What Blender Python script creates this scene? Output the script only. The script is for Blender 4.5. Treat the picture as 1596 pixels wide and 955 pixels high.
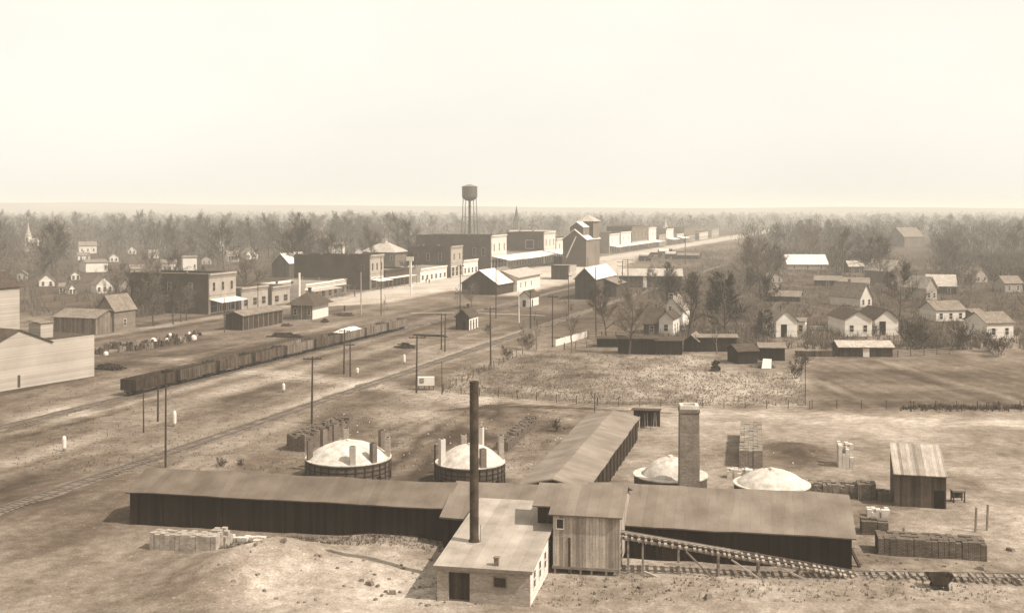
import bpy, math, random
import numpy as np

# ------------------------------------------------------------------ camera, light, exposure
for o in list(bpy.data.objects):
    bpy.data.objects.remove(o)
scene = bpy.context.scene
COL = scene.collection
H = 30.0            # camera height above the plain
FPX = 1800.0        # focal length in photo pixels (photo 1596 wide)
CX, HY = 798.0, 322.0
cam_d = bpy.data.cameras.new('camera')
cam = bpy.data.objects.new('camera', cam_d)
COL.objects.link(cam)
cam.location = (0, 0, H)
cam.rotation_euler = (math.radians(90), 0, 0)
cam_d.sensor_width = 36.0
cam_d.lens = FPX / 1596 * 36
cam_d.shift_y = -(477.5 - HY) / 1596
cam_d.clip_start = 0.5
cam_d.clip_end = 60000
scene.camera = cam
scene.render.resolution_x = 1024
scene.render.resolution_y = 612

SUN_DIR = (0.90, -0.40)                      # horizontal direction towards the sun
SUN_EL = math.radians(48)
SUN_AZ = math.atan2(SUN_DIR[0], SUN_DIR[1])  # clockwise from +Y
world = bpy.data.worlds.new('World')
scene.world = world
world.use_nodes = True
nt = world.node_tree
nt.nodes.clear()
sky = nt.nodes.new('ShaderNodeTexSky')
sky.sky_type = 'NISHITA'
sky.sun_disc = False
sky.sun_elevation = SUN_EL
sky.sun_rotation = SUN_AZ
sky.air_density = 1.0
sky.dust_density = 4.0
sky.ozone_density = 1.0
bw = nt.nodes.new('ShaderNodeRGBToBW')
tint = nt.nodes.new('ShaderNodeMix')
tint.data_type = 'RGBA'
tint.blend_type = 'MULTIPLY'
tint.inputs['Factor'].default_value = 1.0
tint.inputs['B'].default_value = (1.0, 0.94, 0.84, 1)
veil = nt.nodes.new('ShaderNodeMix')           # thin overcast veil: evens the dome out
veil.data_type = 'RGBA'
veil.inputs['Factor'].default_value = 0.6
veil.inputs['B'].default_value = (11.1, 10.7, 9.6, 1)
bg = nt.nodes.new('ShaderNodeBackground')
bg.inputs['Strength'].default_value = 0.1
tcw = nt.nodes.new('ShaderNodeTexCoord')
mpw = nt.nodes.new('ShaderNodeMapping')
mpw.inputs['Scale'].default_value = (1.6, 1.6, 5.0)
clouds = nt.nodes.new('ShaderNodeTexNoise')      # faint streaks of thin cloud
clouds.inputs['Scale'].default_value = 1.7
clouds.inputs['Detail'].default_value = 6
clm = nt.nodes.new('ShaderNodeMapRange')
clm.inputs['To Min'].default_value = 0.90
clm.inputs['To Max'].default_value = 1.10
clx = nt.nodes.new('ShaderNodeMix')
clx.data_type = 'RGBA'
clx.blend_type = 'MULTIPLY'
clx.inputs['Factor'].default_value = 1.0
nt.links.new(tcw.outputs['Generated'], mpw.inputs['Vector'])
nt.links.new(mpw.outputs['Vector'], clouds.inputs['Vector'])
nt.links.new(clouds.outputs['Fac'], clm.inputs['Value'])
nt.links.new(clm.outputs['Result'], clx.inputs['B'])
wo = nt.nodes.new('ShaderNodeOutputWorld')
nt.links.new(sky.outputs['Color'], bw.inputs['Color'])
nt.links.new(bw.outputs['Val'], tint.inputs['A'])
nt.links.new(tint.outputs['Result'], veil.inputs['A'])
nt.links.new(veil.outputs['Result'], clx.inputs['A'])
nt.links.new(clx.outputs['Result'], bg.inputs['Color'])
nt.links.new(bg.outputs['Background'], wo.inputs['Surface'])

sun_d = bpy.data.lights.new('sun', 'SUN')
sun_d.energy = 5.0
sun_d.angle = math.radians(0.6)
sun_d.color = (1.0, 0.955, 0.885)
sun = bpy.data.objects.new('sun', sun_d)
COL.objects.link(sun)
from mathutils import Vector, Matrix
_n = math.hypot(*SUN_DIR)
to_sun = Vector((SUN_DIR[0] / _n * math.cos(SUN_EL), SUN_DIR[1] / _n * math.cos(SUN_EL), math.sin(SUN_EL)))
sun.rotation_euler = to_sun.to_track_quat('Z', 'Y').to_euler()
sun.location = to_sun * 300
vs = scene.view_settings
vs.view_transform = 'Standard'
vs.look = 'None'
vs.exposure = 0.4
vs.gamma = 1.0
vs.use_curve_mapping = False
try:
    scene.cycles.volume_bounces = 1
    scene.cycles.max_bounces = 5
except Exception:
    pass

# ------------------------------------------------------------------ small helpers
R = math.radians
def P(x, y, z=0.0):
    """photo pixel -> world point at height z"""
    Y = (H - z) * FPX / (y - HY)
    return Vector(((x - CX) * Y / FPX, Y, z))
def mpp(y, z=0.0):
    return (H - z) / (y - HY)                 # metres per photo pixel at that row
def run(p, d, px1):
    k = (px1 - CX) / FPX
    return (k * p.y - p.x) / (d[0] - k * d[1])
TS = 0.34
DN = math.hypot(1, TS)
D = Vector((TS / DN, 1 / DN, 0))              # direction of the railway and main street
U = Vector((1 / DN, -TS / DN, 0))
TROT = -math.atan(TS)
BROT = -math.atan(0.2)
S = 30 / 26.0

def thing(name, label, cat, loc=(0, 0, 0), rz=0.0, group=None, scale=None):
    o = bpy.data.objects.new(name, None)
    o.empty_display_size = 0.5
    COL.objects.link(o)
    o.location = loc
    o.rotation_euler = (0, 0, rz)
    if scale: o.scale = (scale, scale, scale) if not hasattr(scale, '__len__') else scale
    o['label'] = label
    o['category'] = cat
    if group: o['group'] = group
    return o
def tag(o, label, cat, group=None, kind=None):
    o['label'] = label
    o['category'] = cat
    if group: o['group'] = group
    if kind: o['kind'] = kind
    return o
def setting(o, label, cat, kind='structure'):
    o['kind'] = kind
    o['label'] = label
    o['category'] = cat
    return o
def copy_tree(root, loc=None, rz=None, label=None, group=None, scale=None):
    c = root.copy()
    COL.objects.link(c)
    if loc is not None: c.location = loc
    if rz is not None: c.rotation_euler = (0, 0, rz)
    if label: c['label'] = label
    if group: c['group'] = group
    if scale is not None: c.scale = (scale, scale, scale) if not hasattr(scale, '__len__') else scale
    for ch in list(root.children):
        d = ch.copy()
        COL.objects.link(d)
        d.parent = c
        for g in list(ch.children):
            e = g.copy()
            COL.objects.link(e)
            e.parent = d
    return c

class MB:
    def __init__(s):
        s.v = []; s.f = []
    def face(s, *pts):
        n = len(s.v)
        s.v += [tuple(p) for p in pts]
        s.f.append(tuple(range(n, n + len(pts))))
        return s
    def box(s, x0, x1, y0, y1, z0, z1):
        n = len(s.v)
        s.v += [(x0, y0, z0), (x1, y0, z0), (x1, y1, z0), (x0, y1, z0), (x0, y0, z1), (x1, y0, z1), (x1, y1, z1), (x0, y1, z1)]
        for q in ((0, 3, 2, 1), (4, 5, 6, 7), (0, 1, 5, 4), (1, 2, 6, 5), (2, 3, 7, 6), (3, 0, 4, 7)):
            s.f.append(tuple(n + i for i in q))
        return s
    def rbox(s, c, dx, dy, z0, z1, a=0.0, taper=1.0):
        n = len(s.v)
        ca, sa = math.cos(a), math.sin(a)
        for z, k in ((z0, 1.0), (z1, taper)):
            for sx, sy in ((-1, -1), (1, -1), (1, 1), (-1, 1)):
                x, y = sx * dx / 2 * k, sy * dy / 2 * k
                s.v.append((c[0] + x * ca - y * sa, c[1] + x * sa + y * ca, z))
        for q in ((0, 3, 2, 1), (4, 5, 6, 7), (0, 1, 5, 4), (1, 2, 6, 5), (2, 3, 7, 6), (3, 0, 4, 7)):
            s.f.append(tuple(n + i for i in q))
        return s
    def slab(s, pts, t):
        """plate with the given top outline, thickness t downward along its normal"""
        pts = [Vector(p) for p in pts]
        nrm = (pts[1] - pts[0]).cross(pts[2] - pts[1]).normalized()
        if nrm.z < 0:
            pts.reverse(); nrm = -nrm
        lo = [p - nrm * t for p in pts]
        n = len(s.v); k = len(pts)
        s.v += [tuple(p) for p in pts] + [tuple(p) for p in lo]
        s.f.append(tuple(range(n, n + k)))
        s.f.append(tuple(range(n + 2 * k - 1, n + k - 1, -1)))
        for i in range(k):
            j = (i + 1) % k
            s.f.append((n + j, n + i, n + k + i, n + k + j))
        return s
    def tube(s, p0, p1, r0, r1=None, n=8, cap=True):
        p0 = Vector(p0); p1 = Vector(p1)
        r1 = r0 if r1 is None else r1
        d = (p1 - p0).normalized()
        a = Vector((0, 0, 1)) if abs(d.z) < 0.9 else Vector((1, 0, 0))
        e1 = d.cross(a).normalized(); e2 = d.cross(e1)
        b = len(s.v)
        for p, r in ((p0, r0), (p1, r1)):
            for i in range(n):
                t = 2 * math.pi * i / n
                s.v.append(tuple(p + e1 * (math.cos(t) * r) + e2 * (math.sin(t) * r)))
        for i in range(n):
            j = (i + 1) % n
            s.f.append((b + i, b + n + i, b + n + j, b + j))
        if cap:
            s.f.append(tuple(b + i for i in range(n)))
            s.f.append(tuple(b + n + i for i in range(n - 1, -1, -1)))
        return s
    def beam(s, p0, p1, w, h):
        p0 = Vector(p0); p1 = Vector(p1)
        d = (p1 - p0).normalized()
        a = Vector((0, 0, 1)) if abs(d.z) < 0.95 else Vector((1, 0, 0))
        e1 = d.cross(a).normalized() * (w / 2); e2 = e1.cross(d).normalized() * (h / 2)
        b = len(s.v)
        for p in (p0, p1):
            for q in (-e1 - e2, e1 - e2, e1 + e2, -e1 + e2):
                s.v.append(tuple(p + q))
        for q in ((0, 1, 2, 3), (7, 6, 5, 4), (0, 4, 5, 1), (1, 5, 6, 2), (2, 6, 7, 3), (3, 7, 4, 0)):
            s.f.append(tuple(b + i for i in q))
        return s
    def lathe(s, prof, n=24, c=(0, 0), cap=True):
        b = len(s.v); k = len(prof)
        for r, z in prof:
            for i in range(n):
                t = 2 * math.pi * i / n
                s.v.append((c[0] + r * math.cos(t), c[1] + r * math.sin(t), z))
        for j in range(k - 1):
            for i in range(n):
                m = (i + 1) % n
                s.f.append((b + j * n + i, b + j * n + m, b + (j + 1) * n + m, b + (j + 1) * n + i))
        if cap:
            s.f.append(tuple(b + (k - 1) * n + i for i in range(n)))
        return s
    def gable_walls(s, x0, x1, y0, y1, z0, z1, rise, axis='y'):
        """box with gables; ridge along axis"""
        if axis == 'y':
            xm = (x0 + x1) / 2
            A = [(x0, y0, z0), (x1, y0, z0), (x1, y0, z1), (xm, y0, z1 + rise), (x0, y0, z1)]
            B = [(x0, y1, z0), (x1, y1, z0), (x1, y1, z1), (xm, y1, z1 + rise), (x0, y1, z1)]
        else:
            ym = (y0 + y1) / 2
            A = [(x0, y1, z0), (x0, y0, z0), (x0, y0, z1), (x0, ym, z1 + rise), (x0, y1, z1)]
            B = [(x1, y1, z0), (x1, y0, z0), (x1, y0, z1), (x1, ym, z1 + rise), (x1, y1, z1)]
        s.face(*A); s.face(*reversed(B))
        for i, j in ((0, 1), (1, 2), (4, 0)):
            s.face(A[j], A[i], B[i], B[j])
        return s
    def gable_roof(s, x0, x1, y0, y1, z, rise, axis='y', ov=0.4, t=0.14, lift=0.03):
        if axis == 'y':
            xm = (x0 + x1) / 2; hw = (x1 - x0) / 2
            k = rise / hw
            a, b = y0 - ov, y1 + ov
            s.slab([(xm, a, z + rise + lift + t), (xm, b, z + rise + lift + t), (x0 - ov, b, z - k * ov + lift + t), (x0 - ov, a, z - k * ov + lift + t)], t)
            s.slab([(xm, b, z + rise + lift + t), (xm, a, z + rise + lift + t), (x1 + ov, a, z - k * ov + lift + t), (x1 + ov, b, z - k * ov + lift + t)], t)
        else:
            ym = (y0 + y1) / 2; hw = (y1 - y0) / 2
            k = rise / hw
            a, b = x0 - ov, x1 + ov
            s.slab([(a, ym, z + rise + lift + t), (b, ym, z + rise + lift + t), (b, y0 - ov, z - k * ov + lift + t), (a, y0 - ov, z - k * ov + lift + t)], t)
            s.slab([(b, ym, z + rise + lift + t), (a, ym, z + rise + lift + t), (a, y1 + ov, z - k * ov + lift + t), (b, y1 + ov, z - k * ov + lift + t)], t)
        return s
    def hip_roof(s, x0, x1, y0, y1, z, rise, ov=0.5, flat=0.0):
        x0 -= ov; x1 += ov; y0 -= ov; y1 += ov
        hw = min(x1 - x0, y1 - y0) / 2 * (1 - flat)
        c = [(x0, y0, z), (x1, y0, z), (x1, y1, z), (x0, y1, z)]
        if (x1 - x0) >= (y1 - y0):
            r0, r1 = (x0 + hw, (y0 + y1) / 2, z + rise), (max(x1 - hw, x0 + hw + .01), (y0 + y1) / 2, z + rise)
            s.face(c[0], c[1], r1, r0); s.face(c[1], c[2], r1); s.face(c[2], c[3], r0, r1); s.face(c[3], c[0], r0)
        else:
            r0, r1 = ((x0 + x1) / 2, y0 + hw, z + rise), ((x0 + x1) / 2, max(y1 - hw, y0 + hw + .01), z + rise)
            s.face(c[0], c[1], r0); s.face(c[1], c[2], r1, r0); s.face(c[2], c[3], r1); s.face(c[3], c[0], r0, r1)
        s.face(c[3], c[2], c[1], c[0])
        return s
    def sag_roof(s, x0, x1, y0, y1, z, rise, axis='y', ov=0.35, seed=1, amp=.05, lift=.05, step=1.6):
        """old gable roof skin: uneven ridge, ragged eaves; give it thickness afterwards"""
        rnd = random.Random(seed)
        if axis == 'y': a0, a1, b0, b1 = y0 - ov, y1 + ov, x0, x1
        else: a0, a1, b0, b1 = x0 - ov, x1 + ov, y0, y1
        bm_, hw = (b0 + b1) / 2, (b1 - b0) / 2
        k = rise / hw; n = max(3, int((a1 - a0) / step)); fr = (-1 - ov / hw, -.66, -.33, 0, .33, .66, 1 + ov / hw)
        ph = rnd.uniform(0, 6)
        base = len(s.v)
        for i in range(n + 1):
            a = a0 + (a1 - a0) * i / n
            sg = amp * (math.sin(a * .45 + ph) + .6 * math.sin(a * 1.1 + 2 * ph))
            for j, f in enumerate(fr):
                aa = a + (rnd.uniform(-.05, .05) if i in (0, n) else 0)
                bb = bm_ + f * hw + (rnd.uniform(-.05, .05) if j in (0, 6) else 0)
                zz = z + rise - k * abs(f) * hw + lift + .1 + sg * (1 if j in (2, 3, 4) else .5) + rnd.uniform(-.02, .02)
                s.v.append((bb, aa, zz) if axis == 'y' else (aa, bb, zz))
        m = len(fr)
        for i in range(n):
            for j in range(m - 1):
                q = (base + i * m + j, base + i * m + j + 1, base + (i + 1) * m + j + 1, base + (i + 1) * m + j)
                s.f.append(q if axis == 'y' else q[::-1])
        return s
    def build(s, name, mat, parent=None, smooth=False, loc=None, rz=None):
        me = bpy.data.meshes.new(name)
        me.from_pydata(s.v, [], s.f)
        nl = len(me.loops)
        uvl = me.uv_layers.new(name='UVMap')
        co = np.empty(len(me.vertices) * 3); me.vertices.foreach_get('co', co); co = co.reshape(-1, 3)
        vi = np.empty(nl, dtype=np.int32); me.loops.foreach_get('vertex_index', vi)
        npoly = len(me.polygons)
        nr = np.empty(npoly * 3); me.polygons.foreach_get('normal', nr); nr = nr.reshape(-1, 3)
        lt = np.empty(npoly, dtype=np.int32); me.polygons.foreach_get('loop_total', lt)
        nr = np.repeat(nr, lt, axis=0)
        hl = np.hypot(nr[:, 0], nr[:, 1])
        flat = hl < 0.05
        tx = np.where(flat, 1.0, -nr[:, 1] / np.maximum(hl, 1e-6)); ty = np.where(flat, 0.0, nr[:, 0] / np.maximum(hl, 1e-6))
        c = co[vi]
        uu = c[:, 0] * tx + c[:, 1] * ty
        # slope direction
        bx = -ty * nr[:, 2]; by = tx * nr[:, 2]; bz = nr[:, 1] * 0 + hl
        bx = np.where(flat, 0, bx); by = np.where(flat, 1, by); bz = np.where(flat, 0, bz)
        vv = c[:, 0] * bx + c[:, 1] * by + c[:, 2] * bz
        uvl.data.foreach_set('uv', np.stack([uu, vv], 1).ravel())
        if smooth:
            me.polygons.foreach_set('use_smooth', [True] * npoly)
        me.materials.append(mat)
        o = bpy.data.objects.new(name, me)
        COL.objects.link(o)
        if parent is not None: o.parent = parent
        if loc is not None: o.location = loc
        if rz is not None: o.rotation_euler = (0, 0, rz)
        return o

def pieces(name, boxes, m, parent):
    """one object per box, children of parent"""
    r = []
    for bx in boxes:
        x0, x1, y0, y1, z0, z1 = bx
        dims = (round(x1 - x0, 3), round(y1 - y0, 3), round(z1 - z0, 3))
        key = (name, m.name, dims)
        if key in _PC:
            o = bpy.data.objects.new(name, _PC[key]); COL.objects.link(o); o.parent = parent
        else:
            o = MB().box(0, dims[0], 0, dims[1], 0, dims[2]).build(name, m, parent); _PC[key] = o.data
        o.location = (x0, y0, z0)
        r.append(o)
    return r
def thick(o, t):
    m = o.modifiers.new('thickness', 'SOLIDIFY'); m.thickness = t; m.offset = -1
    return o
_PC = {}

# ------------------------------------------------------------------ materials (warm monochrome tones, as the toned print shows them)
def sep(L):
    return (min(1, L * 1.03), min(1, L * 0.945 * L ** 0.094), min(1, L * 0.84 * L ** 0.18), 1.0)
_M = {}
def mat(key, L, kind='plain', var=0.25, scale=0.6, size=0.22, gap=0.0, rough=0.9, bump=0.0, fine=0.2):
    if key in _M: return _M[key]
    m = bpy.data.materials.new(key)
    m.use_nodes = True
    t = m.node_tree; N = t.nodes; Lk = t.links
    bs = N['Principled BSDF']
    bs.inputs['Roughness'].default_value = rough
    bs.inputs['Specular IOR Level'].default_value = 0.05 if rough > .6 else 0.3
    geo = N.new('ShaderNodeNewGeometry')
    uv = N.new('ShaderNodeUVMap')
    def math_(op, a, b=None, c=None):
        n = N.new('ShaderNodeMath'); n.operation = op
        for i, q in enumerate((a, b, c)):
            if q is None: continue
            if isinstance(q, (int, float)): n.inputs[i].default_value = q
            else: Lk.new(q, n.inputs[i])
        return n.outputs[0]
    no = N.new('ShaderNodeTexNoise'); no.inputs['Scale'].default_value = scale; no.inputs['Detail'].default_value = 4
    Lk.new(geo.outputs['Position'], no.inputs['Vector'])
    nf = N.new('ShaderNodeTexNoise'); nf.inputs['Scale'].default_value = 7.0; nf.inputs['Detail'].default_value = 3
    Lk.new(geo.outputs['Position'], nf.inputs['Vector'])
    f = math_('MULTIPLY_ADD', no.outputs['Fac'], 3.4 * var, 1 - 1.7 * var)
    f2 = math_('MULTIPLY_ADD', nf.outputs['Fac'], 3.4 * fine, 1 - 1.7 * fine)
    f = math_('MULTIPLY', f, f2)
    hgt = nf.outputs['Fac']
    if kind in ('boards', 'clap', 'shingle', 'sheet'):
        sx = N.new('ShaderNodeSeparateXYZ'); Lk.new(uv.outputs['UV'], sx.inputs[0])
        co = sx.outputs[0] if kind in ('boards', 'sheet') else sx.outputs[1]
        k = math_('DIVIDE', co, size)
        fl = math_('FLOOR', k); fr = math_('FRACT', k)
        cmb = N.new('ShaderNodeCombineXYZ'); Lk.new(fl, cmb.inputs[0])
        if kind == 'shingle':
            off = math_('MULTIPLY_ADD', fl, 0.37, math_('DIVIDE', sx.outputs[0], size * 1.3))
            Lk.new(math_('FLOOR', off), cmb.inputs[1])
        wn = N.new('ShaderNodeTexWhiteNoise'); wn.noise_dimensions = '2D'; Lk.new(cmb.outputs[0], wn.inputs['Vector'])
        amp = {'boards': 0.35, 'clap': 0.12, 'shingle': 0.25, 'sheet': 0.09}[kind]
        f = math_('MULTIPLY', f, math_('MULTIPLY_ADD', wn.outputs['Value'], 2 * amp, 1 - amp))
        if gap > 0:
            g = math_('GREATER_THAN', fr, gap)
            f = math_('MULTIPLY', f, math_('MULTIPLY_ADD', g, 0.55, 0.45) if kind != 'sheet' else math_('MULTIPLY_ADD', g, 0.35, 0.65))
        if kind == 'boards':   # grain streaks along the board
            st = N.new('ShaderNodeTexNoise'); st.inputs['Scale'].default_value = 1.0; st.inputs['Detail'].default_value = 3
            mp = N.new('ShaderNodeMapping'); mp.inputs['Scale'].default_value = (9, 0.7, 1)
            Lk.new(uv.outputs['UV'], mp.inputs['Vector']); Lk.new(mp.outputs['Vector'], st.inputs['Vector'])
            f = math_('MULTIPLY', f, math_('MULTIPLY_ADD', st.outputs['Fac'], 0.9, 0.55))
        hgt = fr
    if kind == 'brick':
        br = N.new('ShaderNodeTexBrick'); Lk.new(uv.outputs['UV'], br.inputs['Vector'])
        br.inputs['Scale'].default_value = 1.0
        br.inputs['Brick Width'].default_value = size; br.inputs['Row Height'].default_value = size * 0.36
        br.inputs['Mortar Size'].default_value = size * 0.06
        br.inputs['Color1'].default_value = (1.2, 1.2, 1.2, 1); br.inputs['Color2'].default_value = (0.75, 0.75, 0.75, 1)
        br.inputs['Mortar'].default_value = (1.15, 1.15, 1.15, 1) if gap == 0 else (0.4, 0.4, 0.4, 1)
        b2 = N.new('ShaderNodeRGBToBW'); Lk.new(br.outputs['Color'], b2.inputs[0])
        f = math_('MULTIPLY', f, b2.outputs[0])
    col = N.new('ShaderNodeMix'); col.data_type = 'RGBA'
    L *= 0.48 if L < .16 else 0.70 if L < .5 else 0.84
    lo, hi = sep(L * 0.3), sep(min(0.9, L * 1.7))
    col.inputs['A'].default_value = lo; col.inputs['B'].default_value = hi
    fac = math_('MULTIPLY_ADD', f, 1 / 1.4, -0.3 / 1.4)
    Lk.new(fac, col.inputs['Factor'])
    Lk.new(col.outputs['Result'], bs.inputs['Base Color'])
    if bump > 0:
        bp = N.new('ShaderNodeBump'); bp.inputs['Strength'].default_value = bump; bp.inputs['Distance'].default_value = 0.05
        Lk.new(hgt, bp.inputs['Height']); Lk.new(bp.outputs['Normal'], bs.inputs['Normal'])
    _M[key] = m
    return m

WHITE = mat('white_clapboard', 0.72, 'clap', var=0.12, scale=0.3, size=0.16, fine=0.06)
WHITEP = mat('white_paint', 0.75, var=0.12, fine=0.06)
LIME = mat('whitewashed_dome', 0.52, var=0.36, scale=1.3, fine=0.2, bump=0.3)
CREAM = mat('pale_boards', 0.46, 'clap', var=0.15, scale=0.2, size=0.2, fine=0.1)
TAN = mat('tan_clapboard', 0.34, 'clap', var=0.2, scale=0.3, size=0.2)
DKWALL = mat('dark_boards', 0.085, 'boards', var=0.3, size=0.3)
DKWALL2 = mat('dark_weathered_boards', 0.13, 'boards', var=0.3, size=0.25)
TARWALL = mat('tarred_boards', 0.042, 'boards', var=0.35, scale=0.3, size=0.35)
GREYB = mat('weathered_grey_boards', 0.40, 'boards', var=0.25, size=0.27, gap=0.07)
BRICKD = mat('dark_brick', 0.115, 'brick', var=0.42, scale=0.22, size=0.3)
BRICKM = mat('mid_brick', 0.19, 'brick', var=0.25, scale=0.25, size=0.3)
BRICKP = mat('pale_brick', 0.38, 'brick', var=0.2, scale=0.4, size=0.3)
BRICKC = mat('chimney_brick', 0.34, 'brick', var=0.3, scale=1.1, size=0.26, gap=1)
KILNB = mat('kiln_brick', 0.16, 'brick', var=0.4, scale=0.7, size=0.3, gap=1)
STACKB = mat('stacked_brick', 0.21, 'brick', var=0.35, scale=0.8, size=0.34, gap=1)
STACKP = mat('stacked_pale_tile', 0.38, 'brick', var=0.38, scale=1.3, size=0.3)
FACE = mat('pale_facade', 0.55, var=0.15, scale=0.5, fine=0.1)
FACET = mat('tan_facade', 0.40, var=0.2, scale=0.5, fine=0.1)
RFDK = mat('dark_shingle', 0.125, 'shingle', var=0.25, size=0.3)
RFMID = mat('weathered_shingle', 0.23, 'shingle', var=0.25, size=0.3)
RFPALE = mat('pale_shingle', 0.45, 'shingle', var=0.2, size=0.3)
RFWHITE = mat('white_metal_roof', 0.70, 'sheet', var=0.12, size=0.8, fine=0.06)
FELT1 = mat('shed_roof_felt', 0.17, 'sheet', var=0.32, scale=0.45, size=0.9, gap=0.02, fine=0.12, bump=0.2)
FELT2 = mat('pale_roof_felt', 0.40, 'sheet', var=0.3, scale=0.5, size=0.9, gap=0.02, fine=0.12, bump=0.2)
FELT3 = mat('mid_roof_felt', 0.225, 'sheet', var=0.32, scale=0.4, size=0.9, gap=0.02, fine=0.12, bump=0.2)
DARK = mat('dark_opening', 0.03, var=0.2)
GLASS = mat('dark_window_glass', 0.05, var=0.3, rough=0.25)
IRON = mat('rusty_iron', 0.12, var=0.6, scale=1.2, rough=0.7, fine=0.3)
IRON2 = mat('black_iron', 0.05, var=0.3, rough=0.6)
TANK = mat('painted_tank_steel', 0.12, 'boards', var=0.2, size=1.2, rough=0.6)
WOOD = mat('pole_wood', 0.105, var=0.35, scale=2.0)
WOODP = mat('bleached_timber', 0.42, var=0.3, scale=2.0)
WOODM = mat('grey_timber', 0.24, var=0.35, scale=1.5)
CARM = mat('railcar_boards', 0.10, 'boards', var=0.35, size=0.3)
CARM2 = mat('railcar_dusty_boards', 0.18, 'boards', var=0.35, size=0.3)
LOAD = mat('pale_sand_load', 0.72, var=0.15)
COAL = mat('dark_coal_load', 0.05, var=0.5, scale=3)
BARK = mat('bark', 0.15, var=0.35, scale=2.0)
TWIG = mat('bare_twigs', 0.12, var=0.35, scale=0.05, fine=0.15)
TWIG2 = mat('pale_bare_twigs', 0.2, var=0.35, scale=0.05, fine=0.15)
TWIGD = mat('dark_dense_twigs', 0.085, var=0.3, scale=0.2, fine=0.15)
BRUSH = mat('dry_brush', 0.12, var=0.4, scale=0.3)
STUB = mat('corn_stubble', 0.29, var=0.35, scale=0.4)
RUBBLE = mat('rubble', 0.22, var=0.5, scale=1.5, fine=0.35)
PALER = mat('pale_rubble', 0.55, var=0.3, scale=1.2)
ROAD = mat('pale_dirt_road', 0.48, var=0.22, scale=0.06, fine=0.1)
BALLAST = mat('track_ballast', 0.20, var=0.3, scale=0.2, fine=0.25)
TIE = mat('railway_tie', 0.13, var=0.3, scale=1.0)
RAIL = mat('worn_rail', 0.16, var=0.2, rough=0.5)
CLOTH = mat('dark_cloth', 0.04, var=0.2)
SKIN = mat('skin', 0.35, var=0.1)
# ------------------------------------------------------------------ ground
_rs = np.random.RandomState(7)
_lat = _rs.rand(256, 256)
def vnoise(x, y):
    xi = np.floor(x).astype(int); yi = np.floor(y).astype(int)
    fx = x - xi; fy = y - yi
    fx = fx * fx * (3 - 2 * fx); fy = fy * fy * (3 - 2 * fy)
    a = _lat[xi % 256, yi % 256]; b = _lat[(xi + 1) % 256, yi % 256]
    c = _lat[xi % 256, (yi + 1) % 256]; d = _lat[(xi + 1) % 256, (yi + 1) % 256]
    return (a * (1 - fx) + b * fx) * (1 - fy) + (c * (1 - fx) + d * fx) * fy
def fbm(x, y, o=4):
    r = 0; a = 0.5; t = 0
    for i in range(o):
        r = r + a * vnoise(x * 2 ** i + 17 * i, y * 2 ** i + 31 * i); t += a; a *= 0.55
    return r / t
def sstep(a, b, x):
    t = np.clip((x - a) / (b - a), 0, 1)
    return t * t * (3 - 2 * t)
def inpoly(x, y, poly):
    r = np.zeros(x.shape, bool)
    n = len(poly)
    for i in range(n):
        x0, y0 = poly[i]; x1, y1 = poly[(i + 1) % n]
        if y0 == y1: continue
        c = (y0 > y) != (y1 > y)
        r ^= c & (x < (x1 - x0) * (y - y0) / (y1 - y0) + x0)
    return r
def soft(px, py, poly):
    r = 0; rs = np.random.RandomState(3)
    for i in range(7):
        r = r + inpoly(px + rs.uniform(-2.2, 2.2) * 1.2, py + rs.uniform(-4, 4) * 1.2, poly)
    return r / 7.0
def polydist(x, y, pts):
    d = np.full(x.shape, 1e9)
    for (x0, y0), (x1, y1) in zip(pts[:-1], pts[1:]):
        dx, dy = x1 - x0, y1 - y0
        t = np.clip(((x - x0) * dx + (y - y0) * dy) / (dx * dx + dy * dy), 0, 1)
        d = np.minimum(d, np.hypot(x - x0 - t * dx, y - y0 - t * dy))
    return d
def W(*px): return [(P(a, b).x, P(a, b).y) for a, b in px]

MOUNDS = [(400, 885, 6.0, 1.3), (450, 868, 4.0, 0.8), (355, 900, 4.5, 0.7), (560, 880, 6, 0.5), (600, 850, 5, 0.55), (1380, 935, 10, 0.5),
          (1060, 925, 8, 0.35), (300, 930, 6, 0.4), (360, 720, 4, 0.9), (690, 690, 5, 0.5), (1240, 700, 4, 0.7)]
_mo = [(P(a, b).x, P(a, b).y, r, h) for a, b, r, h in MOUNDS]
def gz(x, y):
    z = 0.0 * x
    for mx, my, r, h in _mo:
        z = z + h * np.exp(-((x - mx) ** 2 + (y - my) ** 2) / (2 * (r * 0.55) ** 2)) * (0.75 + 0.5 * fbm(x * 0.6, y * 0.6, 3))
    near = sstep(160, 90, y)
    return z + near * 0.22 * (fbm(x * 0.45, y * 0.45, 4) - 0.5)
def gzf(x, y): return float(gz(np.array([float(x)]), np.array([float(y)]))[0])

FIELD = W((700, 580), (810, 553), (1095, 553), (1112, 578), (1250, 582), (1260, 634), (930, 630), (690, 612))
PLOW = W((1262, 562), (1420, 557), (1590, 560), (1640, 636), (1265, 637))
LANE = W((240, 560), (560, 598), (700, 618), (900, 636), (1250, 648), (1620, 662))
LANE2 = W((470, 640), (640, 610), (760, 612))
BEDS = [W((30, 720), (330, 620), (640, 525), (760, 490)), W((60, 760), (330, 668), (593, 594), (764, 536), (870, 500)),
        W((20, 650), (180, 612), (420, 560))]
CLAY = W((330, 845), (700, 820), (1330, 880), (1400, 780), (1640, 650), (1700, 960), (330, 990))
YARD = W((560, 640), (860, 640), (1200, 660), (1260, 760), (780, 760), (640, 700))
YARD2 = W((1000, 650), (1640, 645), (1640, 800), (1330, 780), (1010, 740))

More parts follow.
